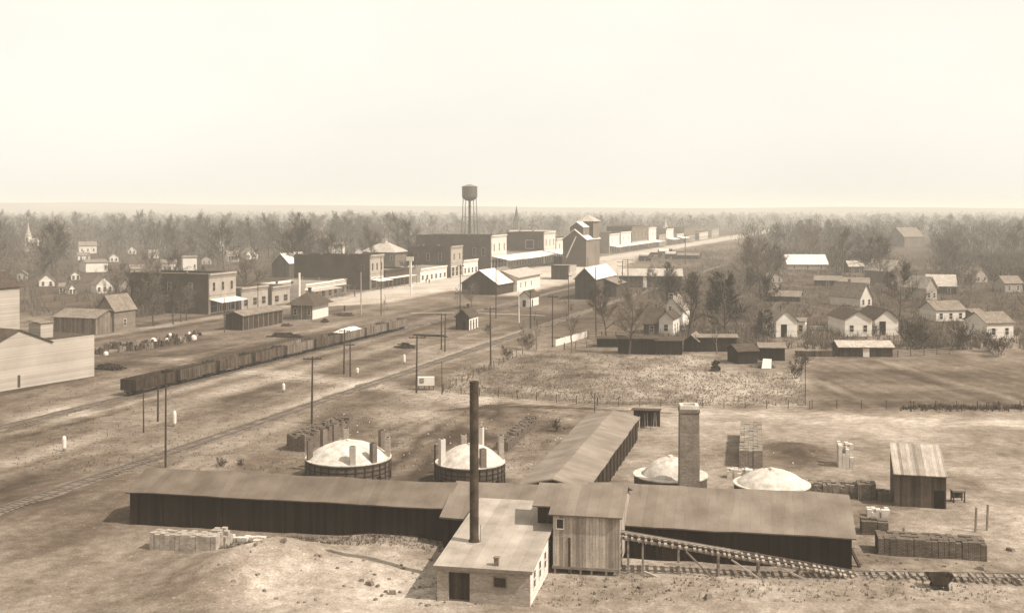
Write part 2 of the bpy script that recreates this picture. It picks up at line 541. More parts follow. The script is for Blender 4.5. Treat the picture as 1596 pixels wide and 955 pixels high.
def FX(y): return -84.2 + 0.35 * (y - 321.4)          # facade line of the town
def mixm(m, a, b): return m * a + (1 - m) * b
def albedo(X, Y):
    px = X + 3.0 * (fbm(X * 0.18, Y * 0.18, 3) - 0.5); py = Y + 5.0 * (fbm(X * 0.15 + 40, Y * 0.15, 3) - 0.5)
    a_ = X * U.x + Y * U.y; b_ = X * D.x + Y * D.y
    streak = fbm(a_ * 0.16, b_ * 0.018, 4)
    big = fbm(X * 0.012 + 5, Y * 0.012, 4); mid = fbm(X * 0.08, Y * 0.05, 4); fin = fbm(X * 0.5, Y * 0.35, 3)
    al = 0.138 + 0.30 * (streak - 0.5) + 0.18 * (big - 0.5) + 0.18 * (mid - 0.5) + 0.14 * (fin - 0.5)
    yard = sstep(-62, -40, X - 0.34 * (Y - 180)) * sstep(300, 250, Y)
    al = al + 0.05 * yard
    for bd in BEDS:
        dd = polydist(px, Y, bd)
        al = al + 0.07 * sstep(4.0, 1.0, dd) * (0.4 + 0.9 * streak)
    m = soft(px, py, CLAY)
    al = mixm(m, 0.32 + 0.34 * (fbm(X * 0.10, Y * 0.10, 4) - 0.5) + 0.2 * (fin - 0.5), al)
    m = soft(px, py, YARD)
    al = mixm(m, 0.255 + 0.4 * (fbm(X * 0.11 + Y * 0.05, Y * 0.06, 4) - 0.5) + 0.2 * (fin - 0.5), al)
    m = soft(px, py, YARD2)
    al = mixm(m, 0.31 + 0.3 * (mid - 0.5) + 0.2 * (fin - 0.5), al)
    m = soft(px, py, FIELD)
    mott = fbm(X * 0.32, Y * 0.16, 4)
    al = mixm(m, 0.20 + 0.40 * (mott - 0.5) + 0.2 * (fin - 0.5) + 0.12 * sstep(10, 40, X), al)
    m = soft(px, py, PLOW)
    rows = 0.018 * np.sin((X + 0.15 * Y + 2 * fbm(X * .1, Y * .1, 2)) * 1.9)
    al = mixm(m, 0.15 + rows + 0.2 * (fbm(X * 0.05, Y * 0.12, 4) - 0.5) + 0.10 * (fin - 0.5), al)
    dd = polydist(px, py, LANE)
    al = al + 0.20 * sstep(5.5, 1.5, dd) * (0.5 + fbm(X * 0.07, Y * 0.2, 3)) 
    # faint old sidings and cart lanes running beside the rails
    cd = (px + 37.3) - 0.325 * (Y - 200)
    br = fbm(X * 0.05, Y * 0.012, 3)
    ym = sstep(330, 270, Y) * sstep(90, 120, Y)
    for off, am, wd in ((-27, .10, 1.2), (-22, -.07, 1.0), (-14, .10, 1.5), (-10.5, -.06, .8), (4.5, .09, 1.3), (8, -.06, .8), (9.4, -.06, .8), (13, .07, 1.5), (-33, -.06, 1.5), (-38, .09, 1.5)):
        al = al + am * ym * sstep(wd, wd * .3, np.abs(cd - off - 2.5 * (br - .5))) * np.clip(3 * (br - .33), 0, 1.3)
    for wx, am in ((1275, -.05), (1288, .10), (1298, -.04), (1470, -.05), (1500, .05)):
        al = al + am * inpoly(px, py, PLOW) * sstep(1.8, .5, np.abs(px - P(wx, 600).x + 0.12 * (Y - P(wx, 600).y)))
    # wheel ruts
    for off in (-0.9, 0.9):
        al = al - 0.10 * sstep(0.7, 0.2, abs(dd - 2.0 + off))
    for k in range(5):
        rut = W((470 + 60 * k, 745), (560 + 45 * k, 690), (690 + 22 * k, 640 - 3 * k), (800 + 60 * k, 628 + 4 * k))
        dd = polydist(px, Y + 0.0, rut)
        al = al - 0.09 * sstep(0.9, 0.25, dd)
    for (cx, cy, r, w, k) in ((1245, 705, 5.0, 1.4, -0.2), (1215, 705, 4.0, 2.5, -0.1), (700, 690, 6, 4, -0.10), (880, 668, 3, 3, -0.13), (140, 780, 12, 9, -0.05),
                              (60, 880, 9, 7, -0.06), (120, 640, 8, 4, -0.07), (640, 560, 16, 8, 0.03), (470, 585, 9, 5, 0.03), (90, 645, 5, 7, 0.3), (700, 545, 12, 8, 0.02), (610, 540, 6, 4, 0.05)):
        c = P(cx, cy)
        al = al + k * np.exp(-(((px - c.x) / r) ** 2 + ((py - c.y) / (r * 1.3)) ** 2))
    far = sstep(330, 420, Y)
    al = al * (1 - far) + far * (0.14 + 0.2 * (mid - 0.5) + 0.2 * (big - 0.5))
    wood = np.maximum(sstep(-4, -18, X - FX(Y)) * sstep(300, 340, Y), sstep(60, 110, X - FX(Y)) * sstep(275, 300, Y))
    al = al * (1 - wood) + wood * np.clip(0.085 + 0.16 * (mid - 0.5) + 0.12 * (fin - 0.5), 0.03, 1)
    road = sstep(16, 5, np.abs(X - FX(Y) - 11 - np.clip((Y - 300) / 60, -3, 6))) * sstep(300, 420, Y)
    al = al + 0.20 * road * (0.5 + fin)
    apron = soft(px, py, W((500, 478), (600, 444), (780, 424), (890, 416), (1000, 396), (960, 425), (860, 446), (800, 462), (700, 452), (600, 472)))
    al = mixm(apron * .9, 0.52 + .3 * (mid - .5), al)
    path = sstep(4, 1, np.abs(px - FX(Y) - 7)) * sstep(420, 380, Y) * sstep(200, 230, Y)
    al = al + 0.12 * path
    return np.clip(al * 0.72, 0.04, 0.6)

def make_ground():
    xs = list(np.arange(-130, 130.1, 1.0)); ys = list(np.arange(64, 330.1, 1.0))
    st = 1.0
    x = 130.0
    while x < 9000:
        st *= 1.16; x += st; xs.append(x); xs.insert(0, -x)
    st = 1.0; y = 330.0
    while y < 22000:
        st *= 1.07; y += st; ys.append(y)
    for y in (58, 45, 20, -20, -90, -200, -400): ys.insert(0, y)
    xs = np.array(xs); ys = np.array(ys)
    Xg, Yg = np.meshgrid(xs, ys)
    Z = gz(Xg, Yg)
    nx, ny = len(xs), len(ys)
    co = np.stack([Xg, Yg, Z], -1).reshape(-1, 3)
    i = np.arange(nx - 1)[None, :] + np.arange(ny - 1)[:, None] * nx
    F = np.stack([i, i + 1, i + 1 + nx, i + nx], -1).reshape(-1, 4)
    me = bpy.data.meshes.new('ground')
    me.vertices.add(len(co)); me.vertices.foreach_set('co', co.ravel())
    me.loops.add(F.size); me.loops.foreach_set('vertex_index', F.ravel().astype(np.int32))
    me.polygons.add(len(F)); me.polygons.foreach_set('loop_start', np.arange(0, F.size, 4, dtype=np.int32))
    me.polygons.foreach_set('use_smooth', [True] * len(F))
    me.update()
    at = me.attributes.new('tone', 'FLOAT', 'POINT')
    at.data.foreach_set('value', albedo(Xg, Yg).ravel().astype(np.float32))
    m = bpy.data.materials.new('earth'); m.use_nodes = True
    t = m.node_tree; N = t.nodes; L = t.links
    bs = N['Principled BSDF']; bs.inputs['Roughness'].default_value = 1.0; bs.inputs['Specular IOR Level'].default_value = 0.0
    a = N.new('ShaderNodeAttribute'); a.attribute_name = 'tone'
    geo = N.new('ShaderNodeNewGeometry')
    def mth(op, p, q, r=None):
        n = N.new('ShaderNodeMath'); n.operation = op
        for k, v in enumerate((p, q, r)):
            if v is None: continue
            if isinstance(v, (int, float)): n.inputs[k].default_value = v
            else: L.new(v, n.inputs[k])
        return n.outputs[0]
    val = a.outputs['Fac']
    for sc, am, dt in ((0.9, 0.75, 5), (5.0, 0.65, 3), (0.12, 0.45, 3)):
        n = N.new('ShaderNodeTexNoise'); n.inputs['Scale'].default_value = sc; n.inputs['Detail'].default_value = dt; n.inputs['Roughness'].default_value = 0.65
        L.new(geo.outputs['Position'], n.inputs['Vector'])
        val = mth('MULTIPLY', val, mth('MULTIPLY_ADD', n.outputs['Fac'], 2 * am, 1 - am))
        if sc == 5.0: fn = n
    # scattered pale straw and stones
    vo = N.new('ShaderNodeTexVoronoi'); vo.inputs['Scale'].default_value = 0.8; L.new(geo.outputs['Position'], vo.inputs['Vector'])
    sp = mth('LESS_THAN', vo.outputs['Distance'], 0.10)
    val = mth('MULTIPLY_ADD', sp, 0.09, val)
    rp = N.new('ShaderNodeValToRGB'); L.new(val, rp.inputs['Fac'])
    els = rp.color_ramp.elements
    els[0].position = 0.0; els[0].color = sep(0.02)
    els[1].position = 0.75; els[1].color = sep(0.75)
    for q in (0.1, 0.2, 0.35, 0.5):
        e = els.new(q); e.color = sep(q)
    L.new(rp.outputs['Color'], bs.inputs['Base Color'])
    bp = N.new('ShaderNodeBump'); bp.inputs['Strength'].default_value = 0.6; bp.inputs['Distance'].default_value = 0.12
    L.new(fn.outputs['Fac'], bp.inputs['Height']); L.new(bp.outputs['Normal'], bs.inputs['Normal'])
    me.materials.append(m)
    o = bpy.data.objects.new('ground', me); COL.objects.link(o)
    setting(o, 'mottled bare earth and dry grass plain around the brickyard and town', 'ground')
make_ground()

def strip(name, pts, w0, w1, mat_, z, label, cat, jag=0.0, step=3.0, seed=1):
    """flat ribbon along world points"""
    rnd = random.Random(seed)
    b = MB(); rows = []
    tot = 0
    for (x0, y0), (x1, y1) in zip(pts[:-1], pts[1:]):
        L = math.hypot(x1 - x0, y1 - y0); n = max(1, int(L / step))
        dx, dy = (x1 - x0) / L, (y1 - y0) / L
        for i in range(n):
            rows.append((x0 + dx * L * i / n, y0 + dy * L * i / n, dx, dy))
    rows.append((pts[-1][0], pts[-1][1], dx, dy))
    k = len(rows)
    for i, (x, y, dx, dy) in enumerate(rows):
        w = (w0 + (w1 - w0) * i / k) / 2
        a = w + rnd.uniform(-jag, jag); c = w + rnd.uniform(-jag, jag)
        b.v += [(x - dy * a, y + dx * a, z), (x + dy * c, y - dx * c, z)]
    for i in range(k - 1):
        b.f.append((2 * i, 2 * i + 1, 2 * i + 3, 2 * i + 2))
    o = b.build(name, mat_)
    return setting(o, label, cat)

ROADM = mat('trodden_lane', .42, var=.3, scale=.15)
# main street: pale dirt road beside the shop fronts
ms = [(FX(y) + off, y) for y, off in ((385, 11), (450, 13), (520, 15), (620, 17), (760, 18), (1000, 18), (1500, 18))]
strip('main_street', ms, 10, 26, ROAD, 0.03, 'broad pale dirt main street running past the shop fronts', 'road', jag=2.2, step=3)
strip('cross_lane', W((640, 488), (700, 487), (780, 489), (850, 492)), 1.3, 1.3, ROADM, 0.022, 'pale narrow dirt lane crossing the railway', 'road', jag=0.5)
strip('side_lane', W((1060, 512), (1200, 518), (1420, 519)), 3, 3, ROADM, 0.022, 'pale dirt lane in front of the cottages', 'road', jag=0.7)
strip('footpath', W((1070, 505), (1130, 506), (1200, 503)), 1.6, 1.6, ROAD, 0.03, 'thin pale footpath beyond the fence sheds', 'path', jag=0.3)

def track(pts, label, extra=True, seed=3):
    (x0, y0), (x1, y1) = pts
    L = math.hypot(x1 - x0, y1 - y0); dx, dy = (x1 - x0) / L, (y1 - y0) / L
    strip('track_bed', [pts[0], pts[1]], 3.0, 3.0, BALLAST, 0.035, label.replace('rails of', 'ballast under'), 'track bed', jag=0.6, step=2.0, seed=seed)
    b = MB()
    for s in (-0.72, 0.72):
        px, py = -dy * s, dx * s
        b.beam((x0 + px, y0 + py, 0.13), (x1 + px, y1 + py, 0.13), 0.075, 0.13)
    r = b.build('rails', RAIL)
    setting(r, label, 'rails')
    b = MB()
    rnd = random.Random(seed)
    t = 0
    while t < min(L, 260):
        c = (x0 + dx * t, y0 + dy * t)
        b.rbox(c, 2.5 + rnd.uniform(-.1, .1), 0.22, 0.0, 0.05 + rnd.uniform(-.03, .02), math.atan2(dy, dx) - math.pi / 2 + rnd.uniform(-.02, .02))
        t += 0.75
    q = b.build('ties', TIE)
    setting(q, label.replace('rails of', 'wooden ties of'), 'ties')
A_, B_ = P(196, 619), P(628, 513)
TRK = (B_ - A_).normalized()
a = A_ - TRK * 110; b = A_ + TRK * 420
track([(a.x, a.y), (b.x, b.y)], 'rails of the siding under the gondola cars')
A2, B2 = P(593, 594), P(764, 536)
dd_ = (B2 - A2).normalized(); a = A2 - dd_ * 130; b = A2 + dd_ * 420
track([(a.x, a.y), (b.x, b.y)], 'rails of the main line right of the gondola cars', seed=5)

# far rises behind the town
def hills():
    b = MB(); n = 120
    for j, (yy, hh) in enumerate(((3900, -3), (4500, 1.0), (5600, -3))):
        for i in range(n):
            x = -4200 + 8400 * i / (n - 1)
            hz = 22 + 22 * float(fbm(np.array([i * 0.09]), np.array([3.3]), 3)[0]) + 9 * math.tanh(-(x + 500) / 900) + 2
            b.v.append((x, yy, hz if j == 1 else hh))
    for j in range(2):
        for i in range(n - 1):
            b.f.append((j * n + i, j * n + i + 1, (j + 1) * n + i + 1, (j + 1) * n + i))
    o = b.build('hills', mat('far_fields', 0.2, var=0.4, scale=0.004), smooth=True)
    setting(o, 'low wooded rise on the far horizon', 'hills')
hills()
# ------------------------------------------------------------------ building kit
def add_window(parent, face, c, w, h, frame=None, pane=GLASS, proud=0.05, name='window'):
    """face: axis letter of outward direction in the parent's frame; c = centre point on the wall plane"""
    frame = frame or WHITEP
    fr = MB(); pn = MB()
    t = max(0.07, w * 0.10)
    def put(b, u0, u1, z0, z1, d0, d1):
        x, y, z = c
        if face == '+x': b.box(x + d0, x + d1, y + u0, y + u1, z + z0, z + z1)
        elif face == '-x': b.box(x - d1, x - d0, y + u0, y + u1, z + z0, z + z1)
        elif face == '-y': b.box(x + u0, x + u1, y - d1, y - d0, z + z0, z + z1)
        else: b.box(x + u0, x + u1, y + d0, y + d1, z + z0, z + z1)
    put(fr, -w / 2 - t, -w / 2, -h / 2 - t, h / 2 + t, -0.05, proud)
    put(fr, w / 2, w / 2 + t, -h / 2 - t, h / 2 + t, -0.05, proud)
    put(fr, -w / 2, w / 2, h / 2, h / 2 + t, -0.05, proud)
    put(fr, -w / 2, w / 2, -h / 2 - t, -h / 2, -0.05, proud + 0.05)
    if h > 1.0: put(fr, -w / 2, w / 2, -0.035, 0.035, -0.05, proud)
    put(pn, -w / 2, w / 2, -h / 2, h / 2, -0.04, 0.02)
    f = fr.build(name, frame, parent)
    pn.build('pane', pane, f)
    return f
def add_door(parent, face, c, w, h, m=DARK, name='door'):
    b = MB(); x, y, z = c
    if face == '+x': b.box(x - .03, x + .05, y - w / 2, y + w / 2, z, z + h)
    elif face == '-x': b.box(x - .05, x + .03, y - w / 2, y + w / 2, z, z + h)
    elif face == '-y': b.box(x - w / 2, x + w / 2, y - .05, y + .03, z, z + h)
    else: b.box(x - w / 2, x + w / 2, y - .03, y + .05, z, z + h)
    return b.build(name, m, parent)
def add_chimney(parent, c, w, z0, z1, m=BRICKM, name='chimney'):
    b = MB(); x, y = c
    b.box(x - w / 2, x + w / 2, y - w / 2, y + w / 2, z0, z1 - 0.25)
    b.box(x - w / 2 - .07, x + w / 2 + .07, y - w / 2 - .07, y + w / 2 + .07, z1 - 0.25, z1)
    return b.build(name, m, parent)

def house(label, px, py, w, l, hw, rise, axis='y', rz=TROT, wall=WHITE, roof=RFDK, cat='house', name='house', group=None, wins=(), doors=(),
          chim=None, anchor=(0, -1), ov=0.4, porch=None, loc=None, wf=None):
    """anchor: which point of the plan stands on the pixel, in half sizes"""
    p = loc if loc is not None else P(px, py)
    ca, sa = math.cos(rz), math.sin(rz)
    ax, ay = anchor[0] * w / 2, anchor[1] * l / 2
    p = Vector((p.x - (ax * ca - ay * sa), p.y - (ax * sa + ay * ca), 0))
    t = thing(name, label, cat, p, rz, group)
    x0, x1, y0, y1 = -w / 2, w / 2, -l / 2, l / 2
    MB().gable_walls(x0, x1, y0, y1, -0.3, hw, rise, axis).build('wall', wall, t)
    rf = MB().gable_roof(x0, x1, y0, y1, hw, rise, axis, ov).build('roof', roof, t)
    pl = {'f': ('-y', lambda u, z: (u * w / 2, y0, z)), 'b': ('+y', lambda u, z: (u * w / 2, y1, z)),
          'r': ('+x', lambda u, z: (x1, u * l / 2, z)), 'l': ('-x', lambda u, z: (x0, u * l / 2, z))}
    for f, u, z, ww, hh in wins:
        add_window(t, pl[f][0], pl[f][1](u, z), ww, hh, frame=wf)
    for d in doors:
        f, u, ww, hh = d[:4]
        add_door(t, pl[f][0], pl[f][1](u, 0), ww, hh, d[4] if len(d) > 4 else DARK)
    if chim:
        u, v, ch = chim
        add_chimney(rf, (u * w / 2, v * l / 2), 0.6, hw + rise * 0.4, hw + rise + ch)
    if porch:
        f, dpt, hz = porch
        b = MB(); q = MB()
        if f == 'f':
            b.slab([(x0, y0, hz + .35), (x1, y0, hz + .35), (x1, y0 - dpt, hz), (x0, y0 - dpt, hz)], .1)
            q = [(x0 + .1 + k * (w - .32) / 2, x0 + .22 + k * (w - .32) / 2, y0 - dpt + .1, y0 - dpt + .22, 0, hz) for k in range(3)]
        else:
            b.slab([(x1, y0, hz + .35), (x1, y1, hz + .35), (x1 + dpt, y1, hz), (x1 + dpt, y0, hz)], .1)
            q = [(x1 + dpt - .22, x1 + dpt - .1, y0 + .1 + k * (l - .32) / 2, y0 + .22 + k * (l - .32) / 2, 0, hz) for k in range(3)]
        pr = b.build('porch_roof', roof, t); pieces('porch_post', q, WHITEP, pr)
    return t

def store(label, corner, length, depth, height, wall=BRICKD, face=FACE, upper=4, side=(), awn=None, awnroof=RFWHITE, name='brick_store', cat='shop', shop=True,
          cornice=True, group=None, parapet=0.8, uz=None):
    """shop block: front on local +x running along +y from the near corner; body runs back to -x"""
    t = thing(name, label, cat, corner, TROT, group)
    b = MB()
    b.box(-depth, -0.3, 0, length, -0.3, height - parapet)
    b.box(-depth, -0.3, 0, 0.3, height - parapet, height); b.box(-depth, -0.3, length - 0.3, length, height - parapet, height)
    b.box(-depth, -depth + .3, .3, length - .3, height - parapet, height)
    b.build('wall', wall, t)
    rf = MB().box(-depth + .3, -0.3, 0.3, length - .3, height - parapet, height - parapet + .06).build('roof', RFMID, t)
    f = MB().box(-0.297, 0.05, -0.02, length + .02, -0.3, height + .05)
    fo = f.build('facade', face, t)
    if cornice:
        c = MB()
        c.box(0.053, 0.40, -0.05, length + .05, height - .5, height + .12)
        c.box(0.053, 0.25, -0.05, length + .05, height - 1.1, height - .9)
        if height > 7: c.box(0.053, 0.2, 0, length, height * .46, height * .46 + .25)
        c.build('cornice', face, t)
    two = height > 7
    if two and upper:
        z = uz or height * 0.66
        for i in range(upper):
            y = length * (i + .5) / upper
            add_window(t, '+x', (0.05, y, z), min(1.1, length / upper * .42), height * 0.2, frame=face)
    if shop:
        top = height * .36 if two else height * .6
        n = max(1, int(length / 4))
        for i in range(n):
            y0, y1 = length * (i + .12) / n, length * (i + .88) / n
            add_window(t, '+x', (0.05, (y0 + y1) / 2, top * .52), (y1 - y0) * (.9 if two else .55), top * (.8 if two else .55), frame=WHITEP if two and face is not BRICKD else face, name='shop_window')
    for x, z, w, h in side:
        add_window(t, '-y', (x, 0, z), w, h, frame=BRICKP)
    for k in range(2 if depth > 14 else 0):
        add_chimney(rf, (-depth * (.3 + .35 * k), .6), .6, height - parapet, height + .9)
    if awn:
        dp, z0, z1 = awn
        b = MB()
        b.slab([(0.06, 0, z0), (0.06, length, z0), (dp, length, z1), (dp, 0, z1)], .1)
        a = b.build('awning', awnroof, t)
        n = max(2, int(length / 3.5))
        pieces('awning_post', [(dp - .25, dp - .1, y - .07, y + .07, 0, z1 - .02) for y in (.1 + (length - .2) * i / n for i in range(n + 1))], WOODM, a)
    return t

def fc(x):
    """world point of the town's facade line seen at photo column x"""
    k = (x - CX) / FPX
    Y = (-84.2 - 0.35 * 321.4) / (k - 0.35)
    return Vector((k * Y, Y, 0))
# ------------------------------------------------------------------ the brickworks in front
UB = Vector((1, -0.2, 0)).normalized(); VB = Vector((0.2, 1, 0)).normalized()

# long drying shed on the left
o1 = Vector((-31.3 * S, 94.7 * S, 0))
t = thing('drying_shed', 'long low dark shed with brown felt roof at the left of the brickyard', 'shed', o1, BROT)
L1, D1, hw1, rs1 = 30.6, 6.9, 3.1, 1.27
MB().gable_walls(0, L1, 0, D1, -0.6, hw1, rs1, 'x').build('wall', TARWALL, t)
thick(MB().sag_roof(0, L1, 0, D1, hw1, rs1, 'x', seed=2).build('roof', FELT1, t), .12)
pieces('wall_post', [(k * (L1 - .2) / 10, k * (L1 - .2) / 10 + .16, -0.05, -0.003, -.5, hw1 - .05) for k in range(11)], TARWALL, t)

# middle machine shed, its roof reaching forward
q = P(685, 807, 2.75)
t = thing('machine_shed', 'middle shed with brown roof reaching forward behind the tall iron stack', 'shed', (q.x, q.y, 0), BROT)
MB().gable_walls(0.25, 11.5, 0.3, 12.0, -0.6, 2.72, 1.68, 'x').build('wall', TARWALL, t)
thick(MB().sag_roof(0.25, 11.5, 0.3, 12.0, 2.72, 1.68, 'x', ov=0.3, seed=5, lift=.1, amp=.03).build('roof', FELT3, t), .16)

# engine house with the pale roof
o3 = Vector((-4.95 * S, 76.3 * S, 0))
t = thing('engine_house', 'low engine house with pale sloping roof carrying the tall stack', 'engine house', o3, BROT)
w3, l3, za, zb = 7.2, 15.6, 2.75, 3.95
def roofz(y): return za + (zb - za) * (y / l3)
b = MB()
for (xa, xb) in ((0, 0.9), (2.55, 7.2)):
    b.box(xa, xb, 0, .25, -.8, za - .06)
b.box(0.9, 2.55, 0, .25, 2.25, za - .06)
b.box(0.9, 2.55, 0.6, .8, -.8, za - .02)
b.build('front_wall', BRICKP, t)
b = MB(); b.face((0, .25, -.8), (0, l3, -.8), (0, l3, roofz(l3) - .05), (0, .25, roofz(.25) - .05)); b.face((.2, .25, -.8), (.2, l3, -.8), (.2, l3, roofz(l3) - .05), (.2, .25, roofz(.25) - .05))
b.build('left_wall', DKWALL, t)
b = MB(); ln = 9.0
b.v += [(w3 - .2, .25, -.8), (w3, .25, -.8), (w3, ln, -.8), (w3 - .2, ln, -.8), (w3 - .2, .25, roofz(.25) - .05), (w3, .25, roofz(.25) - .05), (w3, ln, roofz(ln) - .05), (w3 - .2, ln, roofz(ln) - .05)]
for f in ((0, 3, 2, 1), (4, 5, 6, 7), (0, 1, 5, 4), (1, 2, 6, 5), (2, 3, 7, 6), (3, 0, 4, 7)): b.f.append(f)
b.build('side_wall', WHITE, t)
for yy in (1.8, 4.2, 6.6): add_window(t, '+x', (w3, yy, 1.55), .75, 1.3)
add_window(t, '-y', (4.9, 0, 1.7), .9, .7, frame=WOODM)
add_door(t, '-y', (1.72, .6, -0.3), 1.6, 2.5, DKWALL2)
b = MB(); b.slab([(-.25, -.3, za - .01), (w3 + .25, -.3, za - .01), (w3 + .25, l3, roofz(l3) + .02), (-.25, l3, roofz(l3) + .02)], .13)
rf3 = b.build('roof', FELT2, t)
MB().box(-.24, w3 + .24, -.34, -.302, za - .24, za + .01).build('fascia', WOODM, rf3)

ca, sa = math.cos(BROT), math.sin(BROT)
def loc3(x, y): return Vector((o3.x + x * ca - y * sa, o3.y + x * sa + y * ca, 0))
# iron stack
q = P(739, 840, 2.9 * S)
sy = (Vector((q.x, q.y, 0)) - o3); syl = -sy.x * -sa + sy.y * ca
zs = roofz(syl)
t = thing('iron_stack', 'tall dark iron smoke stack standing on the pale roof', 'smoke stack', (q.x, q.y, zs - .02), 0)
prof = [(.50, -.1), (.50, .1), (.40, .28), (.365, .4)]
HT = 13.75 * S - zs
z = .4
rr = .36
while z < HT:
    z2 = min(HT, z + 1.55)
    prof += [(rr + .012, z + .001), (rr + .012, z + .08), (rr, z + .081), (rr, z2)]
    z = z2
prof += [(rr + .03, HT), (rr + .03, HT + .15), (rr - .04, HT + .15), (rr - .05, HT - 1.2)]
MB().lathe(prof, 20).build('shaft', IRON, t, smooth=False)
MB().lathe([(.62, -.02), (.60, .10), (.5, .14)], 20).build('collar', FELT2, t)
b = MB(); b.tube((.52, -.1, 0), (.52, -.1, 1.5), .022, n=6); b.build('guy_rod', IRON2, t)
# short roof flue
q = P(774, 880, roofz(1.0))
t = thing('roof_flue', 'short square flue near the front eave of the pale roof', 'flue', (q.x, q.y, roofz(1.0) - .08), BROT)
MB().box(-.17, .17, -.17, .17, 0, .62).build('pipe', WOODM, t)
MB().box(-.23, .23, -.23, .23, .63, .72).build('cap', WOODM, t)

# press house on stilts
o4 = Vector((2.9 * S, 81.95 * S, 0))
w4, l4, f4, e4 = 5.4, 9.0, .65, 4.85
t = thing('press_house', 'tall weathered board house on short stilts beside the engine house', 'press house', o4, BROT)
MB().gable_walls(0, w4, 0, l4, f4, e4, 1.35, 'x').build('wall', GREYB, t)
b = MB()
b.gable_roof(0, w4, 0, l4, e4, 1.35, 'x', ov=.32, t=.12)
rf = b.build('roof', FELT3, t)
MB().box(-1.75, -.33, 2.2, 2.4, e4 - .1, e4 + .1).build('eave_board', WOODM, rf)
b = MB(); k = 1.35 / (l4 / 2)
b.slab([(-1.9, .9, e4 + k * .9 + .12), (-.325, .9, e4 + k * .9 + .12), (-.325, l4 / 2, e4 + 1.35 + .12), (-1.9, l4 / 2, e4 + 1.35 + .12)], .12)
b.build('lean_roof', FELT3, t)
MB().box(-1.6, -.02, 1.9, 6, .0, e4 + .25).build('side_bay', DKWALL, t)
MB().box(w4 + .003, w4 + .12, -.02, .14, f4 - .3, e4 + .1).build('corner_board', WOODP, t)
add_window(t, '-y', (.6, 0, 4.1), .55, .75)
b = MB(); b.box(1.28, 1.46, -.08, -.003, -.3, 3.0); b.build('brace_post', WOOD, t)
MB().box(-.05, w4 + .05, -.1, -.004, f4 - .2, f4 + .02).build('sill_beam', WOODM, t)
for x in (.1, 1.35, 2.2, 3.1, 4.3, 5.2):
    MB().box(x, x + .16, .02, .18, -.5, f4).build('stilt', WOODP, t)
for x in (.1, 2.7, 5.2):
    MB().box(x, x + .16, 3.0, 3.16, -.5, f4).build('stilt', WOODM, t)

# right-hand shed
o5 = Vector((8.0 * S, 85.2 * S, 0))
t = thing('storage_shed', 'long dark shed with wide brown roof right of the press house', 'shed', o5, BROT)
L5, D5, h5, r5 = 19.0, 12.0, 2.85, 2.0
MB().gable_walls(-3.2, L5, .35, D5, -.6, h5, r5, 'x').build('wall', TARWALL, t)
thick(MB().sag_roof(-3.2, L5, .35, D5, h5, r5, 'x', seed=3, amp=.06).build('roof', FELT3, t), .13)
pieces('wall_post', [(k * L5 / 8 + .6, k * L5 / 8 + .76, .30, .347, -.5, h5 - .08) for k in range(8)], TARWALL, t)

# inclined trestle and its cart track
Aw = Vector((7.5 * S, 82.4 * S, 2.75 * S)); Bw = Vector((23.9 * S, 80.5 * S, .42 * S))
dv = (Bw - Aw); Lt = dv.length; dv = dv / Lt
ang = math.atan2(dv.y, dv.x)
t = thing('clay_trestle', 'pale inclined timber trestle climbing into the side of the press house', 'trestle', (Aw.x, Aw.y, 0), ang)
hl = math.hypot(Bw.x - Aw.x, Bw.y - Aw.y)
def tz(s): return Aw.z + (Bw.z - Aw.z) * s / hl
for yy in (-.62, .62):
    MB().beam((0, yy, tz(0) - .16), (hl, yy, tz(hl) - .16), .14, .22).build('stringer', WOODM, t)
    if yy < 0:
        MB().beam((0, yy, tz(0) + .34), (hl * .52, yy, tz(hl * .52) + .34), .10, .13).build('guard_rail', WOODP, t)
    MB().beam((0, yy * .8, tz(0) + .12), (hl, yy * .8, tz(hl) + .12), .07, .1).build('rail', RAIL, t)
rnd = random.Random(11)
s_ = .2
while s_ < hl:
    x = s_ + rnd.uniform(-.08, .08); e = rnd.uniform(.0, .2)
    MB().beam((x, -.95 - e, tz(s_)), (x, .9, tz(s_)), rnd.uniform(.16, .26), .13).build('tie', WOODP, t)
    if s_ < hl * .5 and rnd.random() < .75:
        MB().beam((x, -.72, tz(s_) - .3), (x, -.72, tz(s_) + .34), .08, .08).build('baluster', WOODP, t)
    s_ += rnd.uniform(.42, .62)
for s_ in (.9, 2.1, 5.0, 8.2, 11.4, 14.6):
    for yy in (-.8, .7):
        if tz(s_) > .7: MB().beam((s_, yy * 1.15, -.5), (s_, yy * .85, tz(s_) - .2), .16, .16).build('post', WOODM, t)
for s0, s1 in ((5.6, 8.0), (9.2, 12.0), (13.2, 16.0)):
    MB().beam((s0, -.9, tz(s0) - .3), (s1, -1.2, -.2), .12, .12).build('brace', WOODP if s0 > 8 else WOODM, t)
MB().beam((3.8, -.85, 1.05), (6.0, -.85, 1.0), .16, .2).build('ledger', WOODP, t)
MB().beam((2.2, -1.4, .5), (4.1, -1.9, -.1), .2, .16).build('fallen_plank', WOODP, t)

